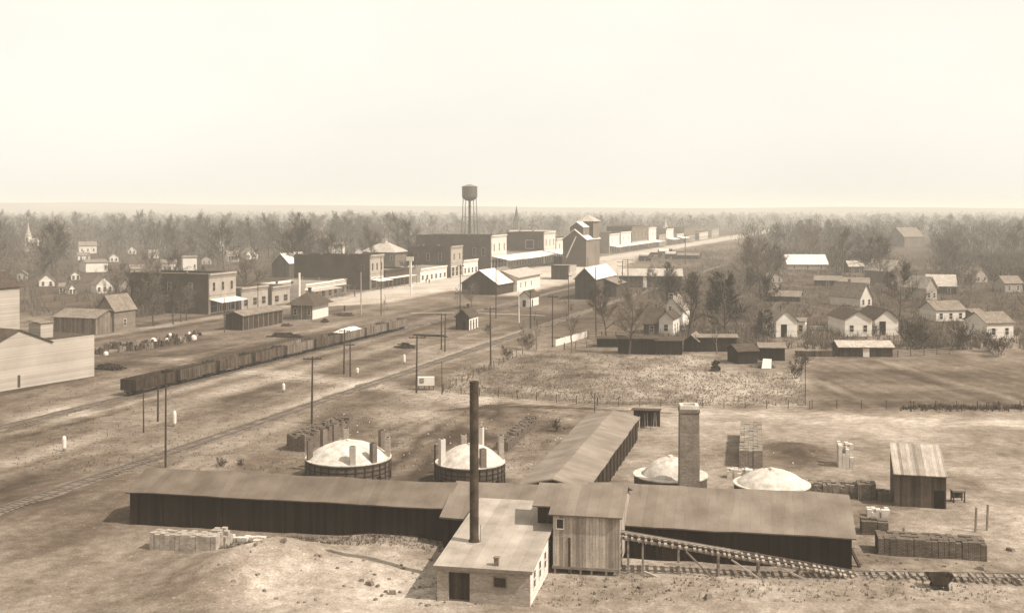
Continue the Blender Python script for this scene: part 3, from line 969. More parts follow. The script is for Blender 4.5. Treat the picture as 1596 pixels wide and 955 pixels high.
def ground_track(name, p0, p1, label, gauge=1.1):
    L = (p1 - p0).length; a = math.atan2(p1.y - p0.y, p1.x - p0.x)
    b = MB(); rnd = random.Random(4); s = 0
    while s < L:
        x = s + rnd.uniform(-.06, .06)
        b.rbox((x, rnd.uniform(-.12, .12)), rnd.uniform(.18, .3), 1.8 + rnd.uniform(-.3, .3), 0, .2 + rnd.uniform(-.09, .05), rnd.uniform(-.16, .16))
        s += rnd.uniform(.55, .75)
    o = b.build(name + '_ties', mat('half_buried_ties', .30, var=.4, scale=1.5), loc=(p0.x, p0.y, gzf(p0.x, p0.y) - .05), rz=a)
    setting(o, label.replace('rails', 'ties'), 'ties')
    b = MB()
    for y in (-gauge / 2, gauge / 2): b.beam((0, y, .23), (L, y, .23), .05, .06)
    o = b.build(name + '_rails', RAIL, loc=(p0.x, p0.y, gzf(p0.x, p0.y) - .05), rz=a)
    setting(o, label, 'rails')
c0 = Vector((Bw.x + .2, Bw.y - .02, 0)); c1 = P(1600, 908)
ground_track('cart_track', c0, c1, 'narrow cart rails running from the trestle foot to the right')
q = P(1464, 922)
t = thing('dump_cart', 'small dark dump cart beside the narrow cart track', 'cart', (q.x, q.y, gzf(q.x, q.y)), math.atan2(c1.y - c0.y, c1.x - c0.x))
b = MB()
b.face((-.55, -.5, .45), (.5, -.5, .45), (.95, -.6, 1.15), (-.95, -.6, 1.15)); b.face((.5, .5, .45), (-.55, .5, .45), (-.95, .6, 1.15), (.95, .6, 1.15))
b.face((-.55, .5, .45), (-.55, -.5, .45), (-.95, -.6, 1.15), (-.95, .6, 1.15)); b.face((.5, -.5, .45), (.5, .5, .45), (.95, .6, 1.15), (.95, -.6, 1.15))
b.face((-.55, -.5, .46), (-.55, .5, .46), (.5, .5, .46), (.5, -.5, .46)); b.build('hopper', DKWALL, t)
MB().box(-.6, .6, -.4, .4, .3, .42).build('frame', WOOD, t)
for x in (-.4, .4):
    for y in (-.5, .5):
        MB().tube((x, y - .04, .2), (x, y + .04, .2), .2, n=14).build('wheel', IRON2, t)

q = P(1345, 890)
t = thing('leaning_prop', 'dark plank prop leaning on the right end of the long shed', 'prop', (q.x, q.y, 0), BROT)
MB().beam((-.0, .2, -.2), (-1.2, 1.2, 2.2), .30, .12).build('plank', DKWALL, t)
MB().beam((-.05, .2, -.1), (-.95, 1.05, .25), .16, .14).build('foot', WOODM, t)

# ------------------------------------------------------------------ kilns
def kiln(px, py, Rm, label, flues, zr=2.35, apex=1.75, dome_r=.97, hoops=True, rim=False, smooth_top=True):
    c = P(px, py, zr)
    t = thing('beehive_kiln', label, 'kiln', (c.x, c.y, 0), 0, 'round brick kilns of the yard')
    MB().lathe([(Rm, -.4), (Rm, zr - .12)], 56, cap=False).build('wall', KILNB, t)
    if hoops:
        for z in (.45, .95, 1.45, 1.95):
            MB().lathe([(Rm + .005, z), (Rm + .05, z + .005), (Rm + .05, z + .10), (Rm + .005, z + .105)], 56, cap=False).build('hoop', IRON2, t)
        b = MB()
        for k in range(30):
            a = 2 * math.pi * k / 30
            b.rbox(((Rm + .07) * math.cos(a), (Rm + .07) * math.sin(a)), .05, .09, 0, zr - .2, a)
        b.build('straps', IRON2, t)
    MB().lathe([(Rm + .005, zr - .12), (Rm + .1, zr - .11), (Rm + .1, zr), (Rm * .8, zr + .02)], 56, cap=False).build('coping', LIME, t)
    prof = []; rd = Rm * dome_r
    for i in range(13):
        q = 1 - i / 12
        prof.append((max(.02, rd * q), zr - .03 + apex * (1 - q ** 2.25)))
    b = MB().lathe(prof, 56)
    rnd = random.Random(int(px))
    b.v = [(x * (1 + rnd.uniform(-.012, .012)), y * (1 + rnd.uniform(-.012, .012)), z + rnd.uniform(-.05, .06)) for x, y, z in b.v]
    d = b.build('dome', LIME, t, smooth=True)
    MB().tube((0, 0, zr + apex - .05), (0, 0, zr + apex + .16), .28, .24, n=12).build('vent_cap', PALER, d)
    # fire doors
    for k in range(6):
        a = -math.pi / 2 + (k - 2.5) * .62
        b = MB(); b.rbox(((Rm - .02) * math.cos(a), (Rm - .02) * math.sin(a)), .12, .6, -.1, .8, a)
        b.build('fire_hole', DARK, t)
    for sx, back, hgt, m in flues:
        r = Rm * .93
        sx = max(-1, min(1, sx)); a = math.asin(sx)
        x = r * sx; y = (r if back else -r) * math.cos(a)
        aa = math.atan2(y, x)
        b = MB()
        b.rbox((x, y), .56, .62, zr - .12, zr + hgt, aa)
        f = b.build('flue', m, t)
        b = MB(); b.rbox((x, y), .36, .42, zr + hgt + .003, zr + hgt + .02, aa); b.build('flue_mouth', DARK, f)
    return t
BP, BM, BD = BRICKP, BRICKM, BRICKC
kiln(543, 711, 4.66, 'large white-domed brick kiln ringed by square flues, left of the tall iron stack',
     [(-.92, False, 2.2, BM), (-.74, True, 2.5, BM), (-.46, True, 2.9, BM), (-.2, True, 2.3, BP), (.24, False, 2.0, BP), (.72, False, 2.1, BM), (.78, True, 2.4, BM), (1.0, True, 2.1, BP)])
kiln(733, 718, 3.72, 'white-domed brick kiln partly hidden behind the tall iron stack',
     [(-.86, False, 2.75, FACE), (.42, False, 2.0, BM), (.3, True, 3.0, FACE), (.96, True, 2.6, BP), (-.25, True, 2.2, BP)], apex=1.8)
kiln(1045, 738, 3.75, 'low kiln with wide white coping and small dome behind the square brick chimney', [], dome_r=.78, apex=1.75, hoops=False)
kiln(1203, 752, 3.72, 'white-domed kiln rising behind the brown roof, right of the square chimney', [], dome_r=.95, apex=1.35, hoops=False)
q = P(678, 746)
t = thing('iron_pipe', 'thin dark upright pipe beside the kiln behind the iron stack', 'pipe', (q.x, q.y, 0))
MB().tube((0, 0, -.2), (0, 0, 3.6), .09, n=8).build('pipe_shaft', IRON2, t)
MB().tube((0, 0, 3.6), (0, 0, 3.75), .13, n=8).build('cap', IRON2, t)

# square brick chimney
q = Vector((15.25 * S, 99.6 * S, 0))
t = thing('brick_chimney', 'square pale brick chimney standing in front of the low kiln', 'chimney', q, BROT * .3)
MB().rbox((0, 0), 2.0, 2.0, -.3, 9.0 * S - .75, 0, .94).build('shaft', BRICKC, t)
hb = 9.0 * S - .75
b = MB(); b.box(-1.0, 1.0, -1.0, 1.0, hb + .003, hb + .35); b.build('corbel', BRICKC, t)
b = MB()
for x0, x1, y0, y1 in ((-.92, .92, -.92, -.6), (-.92, .92, .6, .92), (-.92, -.6, -.597, .597), (.6, .92, -.597, .597)): b.box(x0, x1, y0, y1, hb + .353, hb + .72)
b.build('rim', PALER, t)
MB().box(-.59, .59, -.59, .59, hb + .353, hb + .40).build('mouth', DARK, t)
for x in (-.8, .8): MB().tube((x, .8, hb + .7), (x, .8, hb + 1.15), .03, n=6).build('rod', IRON2, t)

# long tile shed running back
nr = P(923, 753, 2.75); fr_ = P(997, 651, 2.75)
dv = Vector((fr_.x - nr.x, fr_.y - nr.y, 0)); L9 = dv.length; a9 = -math.atan2(dv.x, dv.y)
t = thing('tile_shed', 'long pale-roofed shed running back from the middle of the brickyard', 'shed', (nr.x, nr.y, 0), a9)
MB().gable_walls(-6.6, -.25, -2.5, L9, -.5, 2.75, .75, 'y').build('wall', DKWALL, t)
r9 = (MB().sag_roof(-6.6, -.25, -2.5, L9, 2.75, .75, 'y', ov=.3, seed=4).build('roof', mat('tile_shed_felt', .26, 'sheet', var=.3, scale=.4, size=.9, gap=.02, fine=.12), t)); thick(r9, .12)
pieces('wall_post', [(-.22, -.13, k * L9 / 14, k * L9 / 14 + .14, -.4, 2.6) for k in range(14)], WOOD, t)
q = P(985, 668)
t = thing('lumber_rack', 'dark open rack with upright boards at the far end of the long shed', 'rack', (q.x, q.y, 0), BROT)
MB().box(0, 3.6, 2.3, 2.5, -.2, 2.3).build('back_wall', DKWALL, t)
MB().slab([(-.2, 2.6, 2.42), (3.8, 2.6, 2.42), (3.8, .4, 2.5), (-.2, .4, 2.5)], .08).build('roof', RFDK, t)
rnd = random.Random(5)
for k in range(9):
    x = .2 + k * .38
    MB().beam((x, .5 + rnd.uniform(-.2, .2), -.1), (x + rnd.uniform(-.15, .15), .9, 2.2 - rnd.uniform(0, .6)), .14, .06).build('board', WOODP if k % 3 else DKWALL2, t)

# ------------------------------------------------------------------ stacks of brick and tile
def stack(label, px, py, nx, ny, hmax, m, cell=(.45, .45), rz=BROT, name='brick_stack', seed=1, ragged=.35, anchor=0, cat='brick stack', group=None, z0=-.2):
    rnd = random.Random(seed)
    p = P(px, py); b = MB()
    for i in range(nx):
        for j in range(ny):
            h = hmax * (1 - ragged * rnd.random() ** 2)
            if rnd.random() < .04 * (ragged > .2): h *= .7
            jx, jy = rnd.uniform(-.03, .03), rnd.uniform(-.03, .03)
            b.box((i - nx * anchor) * cell[0] + jx, (i + 1 - nx * anchor) * cell[0] - .02 + jx, j * cell[1] + jy, (j + 1) * cell[1] - .02 + jy, z0, h)
    o = b.build(name, m, loc=(p.x, p.y, gzf(p.x, p.y)), rz=rz)
    return tag(o, label, cat, group)
stack('pale stack of tile blocks in front of the long left shed', 233, 856, 13, 3, 1.5, STACKP, (.48, .5), seed=3, ragged=.14, name='tile_stack', cat='tile stack')
stack('smaller pale tile stack joined to the right end of the first', 328, 853, 3, 3, 1.45, STACKP, (.48, .5), seed=4, ragged=.5, name='tile_stack', cat='tile stack')
stack('low broken row of pale tile along the foot of the left shed', 352, 845, 15, 2, .5, PALER, (.5, .5), seed=6, ragged=.9, name='tile_stack', cat='tile stack')
stack('long dark brick stack left of the largest kiln', 447, 702, 5, 22, 2.1, STACKB, (.5, .58), seed=8, rz=-math.atan(.33))
stack('narrow row of stacked brick right of the iron stack', 774, 702, 3, 34, 1.25, STACKB, (.5, .56), seed=9, rz=-math.atan(.22), ragged=.6)
stack('tall long tile stack with pale top beyond the right kiln', 1152, 728, 5, 26, 2.0, mat('weathered_tile', .36, 'brick', var=.35, scale=.6, size=.36, gap=1), (.53, .72), seed=10, rz=-math.atan(.21), ragged=.07, name='tile_stack', cat='tile stack')
stack('heap of pale blocks at the near end of the tall tile stack', 1133, 745, 7, 3, 1.0, PALER, (.4, .45), seed=12, ragged=.9, name='tile_stack', cat='tile stack')
stack('narrow tall stack of pale rubble blocks standing alone at right', 1307, 728, 4, 5, 2.6, PALER, (.42, .5), seed=13, ragged=.6, name='tile_stack', cat='tile stack')
stack('dark heap of brick behind the right shed roof', 1262, 772, 13, 5, 1.3, RUBBLE, (.45, .5), seed=14, ragged=.6)
stack('dark square brick stack between the heap and the open shed', 1337, 778, 4, 4, 1.7, STACKB, (.45, .5), seed=15, ragged=.1)
stack('small dark heap standing in for the shadow just left of the open shed', 1368, 782, 3, 4, 1.0, STACKB, (.45, .5), seed=16, ragged=.7)  # made-up heap: dark blocks stand in for the open shed's cast shadow
stack('brown brick stack with ragged top right of the long roof', 1343, 833, 5, 4, 1.3, STACKB, (.48, .5), seed=17, ragged=.25)
stack('small pale rubble heap behind the brown brick stack', 1352, 806, 5, 3, .8, PALER, (.42, .45), seed=18, ragged=.9)
stack('long low brown brick stack in the lower right yard', 1369, 865, 18, 5, 1.45, STACKB, (.49, .5), seed=19, ragged=.12)

# open shed at right
q = P(1394, 788)
t = thing('open_shed', 'lean-to shed with pale board roof and dark front in the right yard', 'shed', (q.x, q.y, 0), -.25)
ws, ls, za_, zb_ = 4.9, 6.0, 3.3, 5.0
b = MB()
b.box(0, ws, 0, .15, -.2, za_ - .05)
b.face((0, .15, -.2), (0, ls, -.2), (0, ls, zb_ - .1), (0, .15, za_ - .1)); b.face((ws, .15, -.2), (ws, .15, za_ - .1), (ws, ls, zb_ - .1), (ws, ls, -.2))
b.box(0, ws, ls, ls + .15, -.2, zb_ - .05)
b.build('wall', mat('brown_boards', .15, 'boards', var=.3, size=.25), t)
MB().slab([(-.1, -.35, za_ - .02), (ws + .1, -.35, za_ - .02), (ws + .1, ls + .3, zb_ + .12), (-.1, ls + .3, zb_ + .12)], .1).build('roof', mat('pale_board_roof', .36, 'boards', var=.2, size=.3), t)
add_door(t, '-y', (4.25, 0, -.1), 1.0, 1.9)
q = P(1485, 783)
t = thing('work_bench', 'small wooden bench with legs right of the open shed', 'bench', (q.x, q.y, 0), -.05)
MB().box(0, 1.3, 0, .9, 1.05, 1.2).build('top', WOODM, t)
MB().box(.05, 1.25, .75, .85, .3, 1.04).build('back_board', DKWALL2, t)
for x in (.05, 1.13):
    for y in (.03, .86):
        MB().box(x, x + .12, y - .02 if y > .5 else y, y + .1 if y < .5 else y + .04, -.1, 1.04).build('leg', WOOD, t)
# frame posts and thin fences in the right yard
for i, (px, py, pt, lab) in enumerate(((1520, 828, 790, 'short rough post, left one of the pair by the long low brick stack'), (1538, 826, 786, 'taller rough post, right one of the pair by the long low brick stack'),
                                       (1407, 832, 822, 'low stump on the long low brick stack'))):
    q = P(px, py); h = (py - pt) * mpp(py)
    b = MB(); b.beam((0, 0, -.2), (.12, .05, h), .16, .14)
    tag(b.build('rough_post', WOODM, loc=(q.x, q.y, 0)), lab, 'post')
# loose planks and stones in front
rnd = random.Random(21)
b = MB()
for k in range(260):
    px = rnd.uniform(330, 1580); py = rnd.uniform(850, 944)
    if 676 < px < 870 and py < 935: continue
    if 860 < px < 1330 and py < 893: continue
    q = P(px, py); r = rnd.uniform(.05, .2) * (1 if rnd.random() < .9 else 1.8)
    b.rbox((q.x, q.y), r * 2, r * 1.3, gzf(q.x, q.y) - .05, gzf(q.x, q.y) + r * rnd.uniform(.5, 1), rnd.uniform(0, 3), rnd.uniform(.5, .9))
o = b.build('clay_rubble', RUBBLE); tag(o, 'scattered clods and brick bits on the pale clay', 'rubble', kind='stuff')
b = MB()
for k in range(170):
    px = rnd.uniform(480, 1240); py = rnd.uniform(640, 740)
    q = P(px, py)
    r = rnd.uniform(.04, .11)
    b.rbox((q.x, q.y), r * 2, r * 1.5, gzf(q.x, q.y) - .03, gzf(q.x, q.y) + r, rnd.uniform(0, 3), .7)
o = b.build('yard_rubble', PALER); tag(o, 'pale brick bits scattered between the kilns', 'rubble', kind='stuff')
# ------------------------------------------------------------------ gondola cars on the siding
TR_A = -math.atan2(TRK.x, TRK.y)
def gondola(kind, label, s, length):
    c = A_ + TRK * (s + length / 2)
    t = thing('gondola_car', label, 'railway car', (c.x, c.y, 0), TR_A, 'gondola cars standing on the siding')
    hl, hw = length / 2 - .6, 1.42
    zf, zt = 1.15, 2.75
    m = CARM2 if kind in ('rib', 'load') else mat('railcar_boards_%d' % int(s % 3), (.08, .11, .14)[int(s % 3)], 'boards', var=.4, scale=.8, size=.3)
    b = MB()
    b.box(-hw, hw, -hl, hl, zf - .18, zf)
    b.box(-hw, -hw + .1, -hl, hl, zf + .003, zt); b.box(hw - .1, hw, -hl, hl, zf + .003, zt)
    b.box(-hw + .103, hw - .103, -hl, -hl + .1, zf + .003, zt); b.box(-hw + .103, hw - .103, hl - .1, hl, zf + .003, zt)
    b.build('body', m, t)
    n = 9
    pieces('side_stake', [(x, x + .08, y - .07, y + .07, zf - .15, zt + (.22 if kind == 'rib' else .02)) for y in (-hl + .1 + k * (2 * hl - .2) / n for k in range(n + 1)) for x in (-hw - .085, hw + .005)],
           WOODM if kind == 'rib' else m, t)
    MB().box(-.5, .5, -hl - .4, hl + .4, .78, .96).build('underframe', IRON2, t)
    for y in (-hl + 1.6, hl - 1.6):
        bg_ = MB().box(-1.05, 1.05, y - .9, y + .9, .5, .77).build('bogie', IRON2, t)
        for yy in (y - .65, y + .65):
            w = MB()
            for x in (-.78, .66): w.tube((x, yy, .63), (x + .12, yy, .63), .4, n=14)
            w.tube((-.66, yy, .63), (.66, yy, .63), .06, n=6)
            w.build('wheel_pair', IRON2, bg_)
    if kind == 'load':
        b = MB(); nx, ny = 5, 16
        rnd = random.Random(3)
        for j in range(ny + 1):
            for i in range(nx + 1):
                x = (-1 + 2 * i / nx) * (hw - .12); y = (-1 + 2 * j / ny) * (hl - .12)
                b.v.append((x, y, zt - .1 + .75 * (1 - (2 * i / nx - 1) ** 2) * (1 - (2 * j / ny - 1) ** 4) + rnd.uniform(-.05, .05)))
        for j in range(ny):
            for i in range(nx):
                k = j * (nx + 1) + i
                b.f.append((k, k + 1, k + nx + 2, k + nx + 1))
        b.build('load', LOAD, t, smooth=True)
    elif kind == 'coal':
        b = MB(); b.gable_roof(-hw + .13, hw - .13, -hl + .13, hl - .13, zt - .6, .5, 'y', ov=0, t=.05); b.build('load', COAL, t)
    elif kind == 'tank':
        pass
    return t
Lc = (B_ - A_).length
kinds = [('plain', 'dark gondola car at the near end of the string'), ('coal', 'second gondola car from the near end, piled with dark coal'), ('plain', 'empty dark gondola car, third from the near end'),
         ('coal', 'gondola car heaped dark, fourth from the near end'), ('rib', 'dusty gondola car with bare side stakes in the middle of the string'), ('plain', 'dark gondola car just before the one with the white load'),
         ('load', 'gondola car heaped with a white load'), ('rib', 'dusty gondola car with bare side stakes beyond the white load'), ('rib', 'last gondola car at the far end, with tall side stakes')]
for i, (k, l) in enumerate(kinds):
    gondola(k, l, i * Lc / 9, Lc / 9)

# ------------------------------------------------------------------ poles
def pole(px, pyb, pyt, label, arms=(), r=.16, m=None, aw=2.4, arot=None):
    p = P(px, pyb); h = (pyb - pyt) * mpp(pyb)
    t = thing('utility_pole' if arms else 'pole', label, 'pole', (p.x, p.y, gzf(p.x, p.y)), arot if arot is not None else 0.1)
    b = MB(); ln = .012 * h * math.sin(px)
    b.tube((0, 0, -.3), (ln, 0, h), r, r * .62, n=8)
    b.build('shaft', m or WOOD, t)
    for dz in arms:
        c = MB().beam((-aw / 2 + ln, -.16, h - dz), (aw / 2 + ln, -.16, h - dz), .14, .15).build('crossarm', m or WOOD, t)
        b = MB()
        for k in (-.45, -.25, .25, .45): b.tube((k * aw + ln, -.16, h - dz + .07), (k * aw + ln, -.16, h - dz + .24), .05, .06, n=6)
        b.build('insulators', GLASS, c)
    return t
pole(486, 660, 555, 'tall utility pole with one crossarm in the open yard left of the largest kiln', (.35,), aw=2.5)
pole(258, 728, 577, 'tall bare pole rising behind the left end of the long shed', r=.13)
pole(224, 674, 612, 'short bare pole, left one before the nearest gondola car', r=.11)
pole(246, 657, 580, 'dark pole before the second gondola car', r=.15)
pole(536, 583, 513, 'utility pole with crossarm, left one of the pair before the far gondola cars', (.35,), aw=2.0)
pole(546, 587, 535, 'shorter pole with crossarm, right one of the pair before the far gondola cars', (.3,), aw=1.6)
pole(649, 612, 523, 'utility pole with long crossarm beside the white signboard', (.3,), aw=2.7)
pole(688, 545, 488, 'left pole of the close pair joined by a crossarm near the gabled hut', (.3,), aw=2.2)
pole(693.5, 548, 489, 'right pole of the close pair near the gabled hut', r=.15)
pole(689, 615, 563, 'thin bare post right of the white signboard', r=.08)
pole(765, 570, 478, 'utility pole with crossarm right of the gabled hut', (.35,), aw=2.4)
pole(563, 490, 424, 'pale bare pole beside the road near the hip-roofed depot', r=.2, m=WOODP)
pole(594, 491, 400, 'tall dark pole beside the pale bare pole', r=.15)
pole(641, 460, 424, 'whitewashed post on the main street', r=.3, m=WHITEP)
pole(809, 503, 451, 'white leaning pole beside the small white gabled shed', r=.16, m=WHITEP)
pole(827, 512, 452, 'dark thick pole just right of the white leaning pole', (.4,), r=.2, aw=1.4)
pole(861, 541, 460, 'utility pole with crossarm at the left end of the white board fence', (.35,), aw=2.3)
pole(929, 525, 416, 'tall dark pole in front of the white-roofed barn', r=.15)
pole(886, 495, 428, 'thin pole between the grain elevator and the barn', r=.13, arms=(.4,), aw=1.6)
pole(970, 452, 406, 'left double-armed pole right of the white-roofed barn', (.5, 2.0), aw=4.0, r=.2)
pole(979, 450, 403, 'right double-armed pole right of the white-roofed barn', (.5, 2.0), aw=4.0, r=.2)
pole(717, 490, 412, 'tall thin pole in front of the dark gabled warehouse', (.4,), aw=2.0)
pole(773, 496, 405, 'tall pole with crossarm before the dark warehouse side', (.4,), aw=3.2)
pole(402, 482, 436, 'bare pole behind the low track shed', r=.14)
pole(350, 518, 464, 'pole at the left end of the low track shed', r=.13)
pole(282, 502, 452, 'pole by the left wall of the brick shop with the awning', r=.13)
pole(185, 512, 462, 'pole among bare trees right of the brown gabled house', r=.13)
pole(466, 470, 425, 'white tapering post rising behind the hip-roofed depot', r=.55, m=WHITEP)
pole(1068, 412, 366, 'hazy pole by the far main street', (.6,), aw=3, r=.25)

def mark_post(px, pyb, pyt, label):
    p = P(px, pyb); h = (pyb - pyt) * mpp(pyb)
    t = thing('whitewashed_post', label, 'post', (p.x, p.y, gzf(p.x, p.y)), 0, 'whitewashed posts of the railway yard')
    MB().lathe([(.15, -.2), (.17, .3), (.25, .45), (.26, h * .8), (.2, h * .93), (.1, h)], 12).build('body', WHITEP, t)
    MB().lathe([(.2, -.15), (.19, .32), (.16, .33)], 12).build('base', WOODM, t)
mark_post(100, 703, 679, 'leftmost whitewashed post in the railway yard')
mark_post(272, 664, 640, 'whitewashed post beside the tall bare pole')
mark_post(442, 611, 597, 'whitewashed post left of the tall yard pole with crossarm')
mark_post(557, 584, 573, 'small whitewashed post right of the pair of poles')
mark_post(630, 567, 552, 'whitewashed post left of the pole with the long crossarm')

# signboard, hut and timber heaps in the yard
p = P(664, 608)
t = thing('signboard', 'white signboard on short dark legs beside the utility pole', 'sign', (p.x, p.y, 0), .05)
sc_ = mpp(608)
MB().box(-1.35, 1.35, 0, .9, .75, 2.15).build('board', WHITEP, t)
MB().box(-1.1, -.35, -.03, -.003, 1.15, 1.95).build('picture_panel', mat('faded_print', .3, var=.7, scale=3.5), t)
for x in (-1.2, -.3, .5, 1.2): MB().box(x - .06, x + .06, .1, .8, -.1, .75).build('leg', WOOD, t)

def heap(px, py, w, d, h, m, label, cat='heap', n=30, seed=1, name='timber_heap', rz=TROT):
    p = P(px, py); rnd = random.Random(seed); b = MB()
    for k in range(n):
        u, v = rnd.uniform(-1, 1), rnd.uniform(-1, 1)
        e = max(.05, 1 - (u * u + v * v) * .6)
        L = rnd.uniform(.4, 1.0) * w * .35
        a = rnd.gauss(0, .3)
        z = h * e * rnd.uniform(.2, 1)
        x, y = u * w * .36, v * d * .4
        b.beam((x - L * math.cos(a), y - L * math.sin(a), z + rnd.uniform(-.1, .1)), (x + L * math.cos(a), y + L * math.sin(a), z + rnd.uniform(-.1, .1)), rnd.uniform(.15, .35), rnd.uniform(.15, .35))
        b.beam((x, y, 0), (x, y, z), .2, .2)
    o = b.build(name, m, loc=(p.x, p.y, 0), rz=rz)
    return tag(o, label, cat)
heap(632, 542, 3.8, 3, 1.0, DKWALL, 'dark heap of timber beside the gondola track', seed=2)
heap(445, 525, 7, 3, .8, DKWALL, 'long dark timber heap beyond the gondola cars', seed=3, n=50)
heap(446, 508, 2.4, 2, .6, DKWALL2, 'small dark timber heap in front of the hip-roofed depot', seed=4)
heap(536, 492, 5, 4, .9, DKWALL2, 'low dark earth-coloured heap right of the depot', seed=5)
heap(672, 524, 7, 1, .55, WOOD, 'low row of dark timbers before the gabled hut', seed=6)
heap(507, 502, 1.8, 1.5, .9, WOOD, 'little wood heap at the corner of the white depot wall', seed=7)
heap(172, 575, 4.6, 3, 1.0, DKWALL, 'dark heap at the right corner of the pale warehouse', seed=8, n=60)
heap(1190, 572, 4, 2.5, 1.2, RUBBLE, 'junk heap in front of the tarred sheds', seed=9, n=40)
heap(1115, 578, 1.6, 1.6, 2.2, DKWALL, 'dark upright brush pile at the corner of the stubble field', seed=10)
# line of scrap and boulders beyond the siding
rnd = random.Random(33)
pat = mat('scrap_mixed', .13, var=.6, scale=2)
proto = []
for v in range(5):
    b = MB()
    for k in range(9):
        a = rnd.uniform(0, 3.14)
        b.rbox((rnd.uniform(-.6, .6), rnd.uniform(-.6, .6)), rnd.uniform(.2, .8), rnd.uniform(.2, .6), -.1, rnd.uniform(.4, 1.4), a, rnd.uniform(.5, .9))
    proto.append(b)
k = 0
for i in range(34):
    f = i / 33
    px = 152 + f * 158 + rnd.uniform(-4, 4); py = 549 - f * 21 + rnd.uniform(-5, 5)
    p = P(px, py)
    o = proto[i % 5].build('scrap_heap', pat if i % 4 else RUBBLE, loc=(p.x, p.y, 0), rz=rnd.uniform(0, 6))
    tag(o, 'dark little scrap heap in the row beyond the siding, right of the pale warehouse', 'scrap heap', 'scrap heaps in the row beyond the siding')
for i, (px, py, r) in enumerate(((239, 534, .75), (280, 533, .6), (302, 529, .7), (265, 523, .4), (260, 531, .45), (165, 553, .5), (305, 524, .5), (227, 540, .4), (295, 521, .4))):
    p = P(px, py)
    b = MB().lathe([(r * .9, -.2), (r, r * .5), (r * .8, r * 1.1), (r * .4, r * 1.45), (.02, r * 1.5)], 10)
    rr = random.Random(i)
    b.v = [(x * rr.uniform(.85, 1.1), y * rr.uniform(.85, 1.1), z) for x, y, z in b.v]
    o = b.build('white_drum', WHITEP, loc=(p.x, p.y, 0), smooth=True)
    tag(o, 'white rounded drum standing in the row of scrap heaps', 'drum', 'white drums among the scrap')

# ------------------------------------------------------------------ left edge: pale warehouse
q0, q1 = P(18, 607), P(147, 586)
dv = Vector((q1.x - q0.x, q1.y - q0.y, 0)); Lw = dv.length; aw_ = math.atan2(dv.y, dv.x)
base0 = q1 - dv * (1.6)
t = thing('pale_warehouse', 'large pale board warehouse at the left edge beside the tracks', 'warehouse', (base0.x, base0.y, 0), aw_)
Lw2 = 1.6 * Lw; fr = Lw2 - Lw
m_ = mpp(595)
hL = 7.3
xs0 = fr + Lw * .46
b = MB()
b.box(xs0, Lw2, 0, 11, -.4, hL)
b.build('wall', CREAM, t)
MB().box(xs0 + .25, Lw2 - .25, .25, 10.75, hL, hL + .1).build('roof', RFDK, t)
b = MB(); b.gable_walls(fr - Lw * .30, xs0 - .003, -.04, 10, -.4, hL - .3, 2.6, 'y'); b.build('gable_wall', CREAM, t)
r_ = MB().gable_roof(fr - Lw * .30, xs0 - .003, -.04, 10, hL - .3, 2.6, 'y', ov=.3).build('gable_roof', RFDK, t)
add_door(t, '-y', (fr + Lw * .08, -.04, .2), .5, 2.0, DKWALL2)
MB().box(xs0 + .3, xs0 + 2.9, 3.0, 6.0, hL + .103, hL + 2.6).build('cupola', CREAM, t)
MB().slab([(xs0 + .1, 2.8, hL + 2.7), (xs0 + 3.1, 2.8, hL + 2.7), (xs0 + 3.1, 6.2, hL + 3.1), (xs0 + .1, 6.2, hL + 3.1)], .1).build('cupola_roof', RFMID, t)
b = MB()
for k in range(14): b.box(xs0 + .4 + k * 1.0, xs0 + .46 + k * 1.0, -.03, -.003, .2, hL - .2)
# tall building behind
p = P(40, 575)
house('tall pale building rising behind the pale warehouse', 0, 0, 9, 8, 14.6, 2.6, 'x', aw_, CREAM, RFDK, 'warehouse', 'tall_building', loc=Vector((p.x - 7.5, p.y + 6, 0)), anchor=(0, -1))
house('long dark low building beyond the pale warehouse', 0, 0, 12, 9, 3.8, 1.6, 'x', TROT, mat('brown_barn_boards', .2, 'boards', var=.3, size=.3), RFMID, 'building', 'low_building', loc=P(116, 520), anchor=(0, -1))
house('brown gabled house at the end of the long dark building', 164, 517, 5.2, 8, 5.2, 3.4, 'y', TROT, mat('brown_clap', .22, 'clap', var=.2, size=.2), RFMID, wins=(('f', -.5, 2, .7, 2.2), ('f', 0.1, 2, .7, 2.2), ('r', 0, 2, .8, 1.5)))

# ------------------------------------------------------------------ town blocks along the main street
def flen(x0, x1): return (fc(x1) - fc(x0)).length
def hgt(x, top): return H - (top - HY) * fc(x).y / FPX
c = fc(326)
store('two-storey pale-fronted brick shop with white awning, nearest of the main street', c, flen(326, 368), 26, hgt(326, 427), BRICKD, FACET, 3, side=((-6, 7.5, 1.0, 2.2), (-13, 7.5, 1.0, 2.2), (-20, 7.5, 1, 2.2), (-8, 2.4, 1, 2)), awn=(4.2, 4.2, 3.4), uz=7.6)
store('low dark brick shop beside the nearest two-storey shop', fc(376), flen(376, 418), 14, hgt(376, 449), BRICKM, FACET, 0)
store('low tan shop left of the depot roof', fc(424), flen(424, 452), 12, hgt(424, 447), BRICKM, FACET, 0)
store('white one-storey shop with plain board front above the depot roof', fc(462) + U * 3, flen(462, 508), 16, hgt(462, 443), WHITE, WHITEP, 0, awn=(3.5, 3.6, 3.2), awnroof=RFPALE)
store('white false-fronted shop with two small windows', fc(517), flen(517, 540), 18, hgt(517, 437), BRICKM, WHITEP, 0, awn=(3, 3.2, 3.0), awnroof=RFDK)
store('long dark brick hall with pale ornate front behind the false-fronted shop', fc(577), flen(577, 598), 31, hgt(577, 398) , BRICKD, FACET, 3, side=((-3, 8, 1, 2), (-12, 3, 1, 2)), awn=(4, 3.8, 3.2))
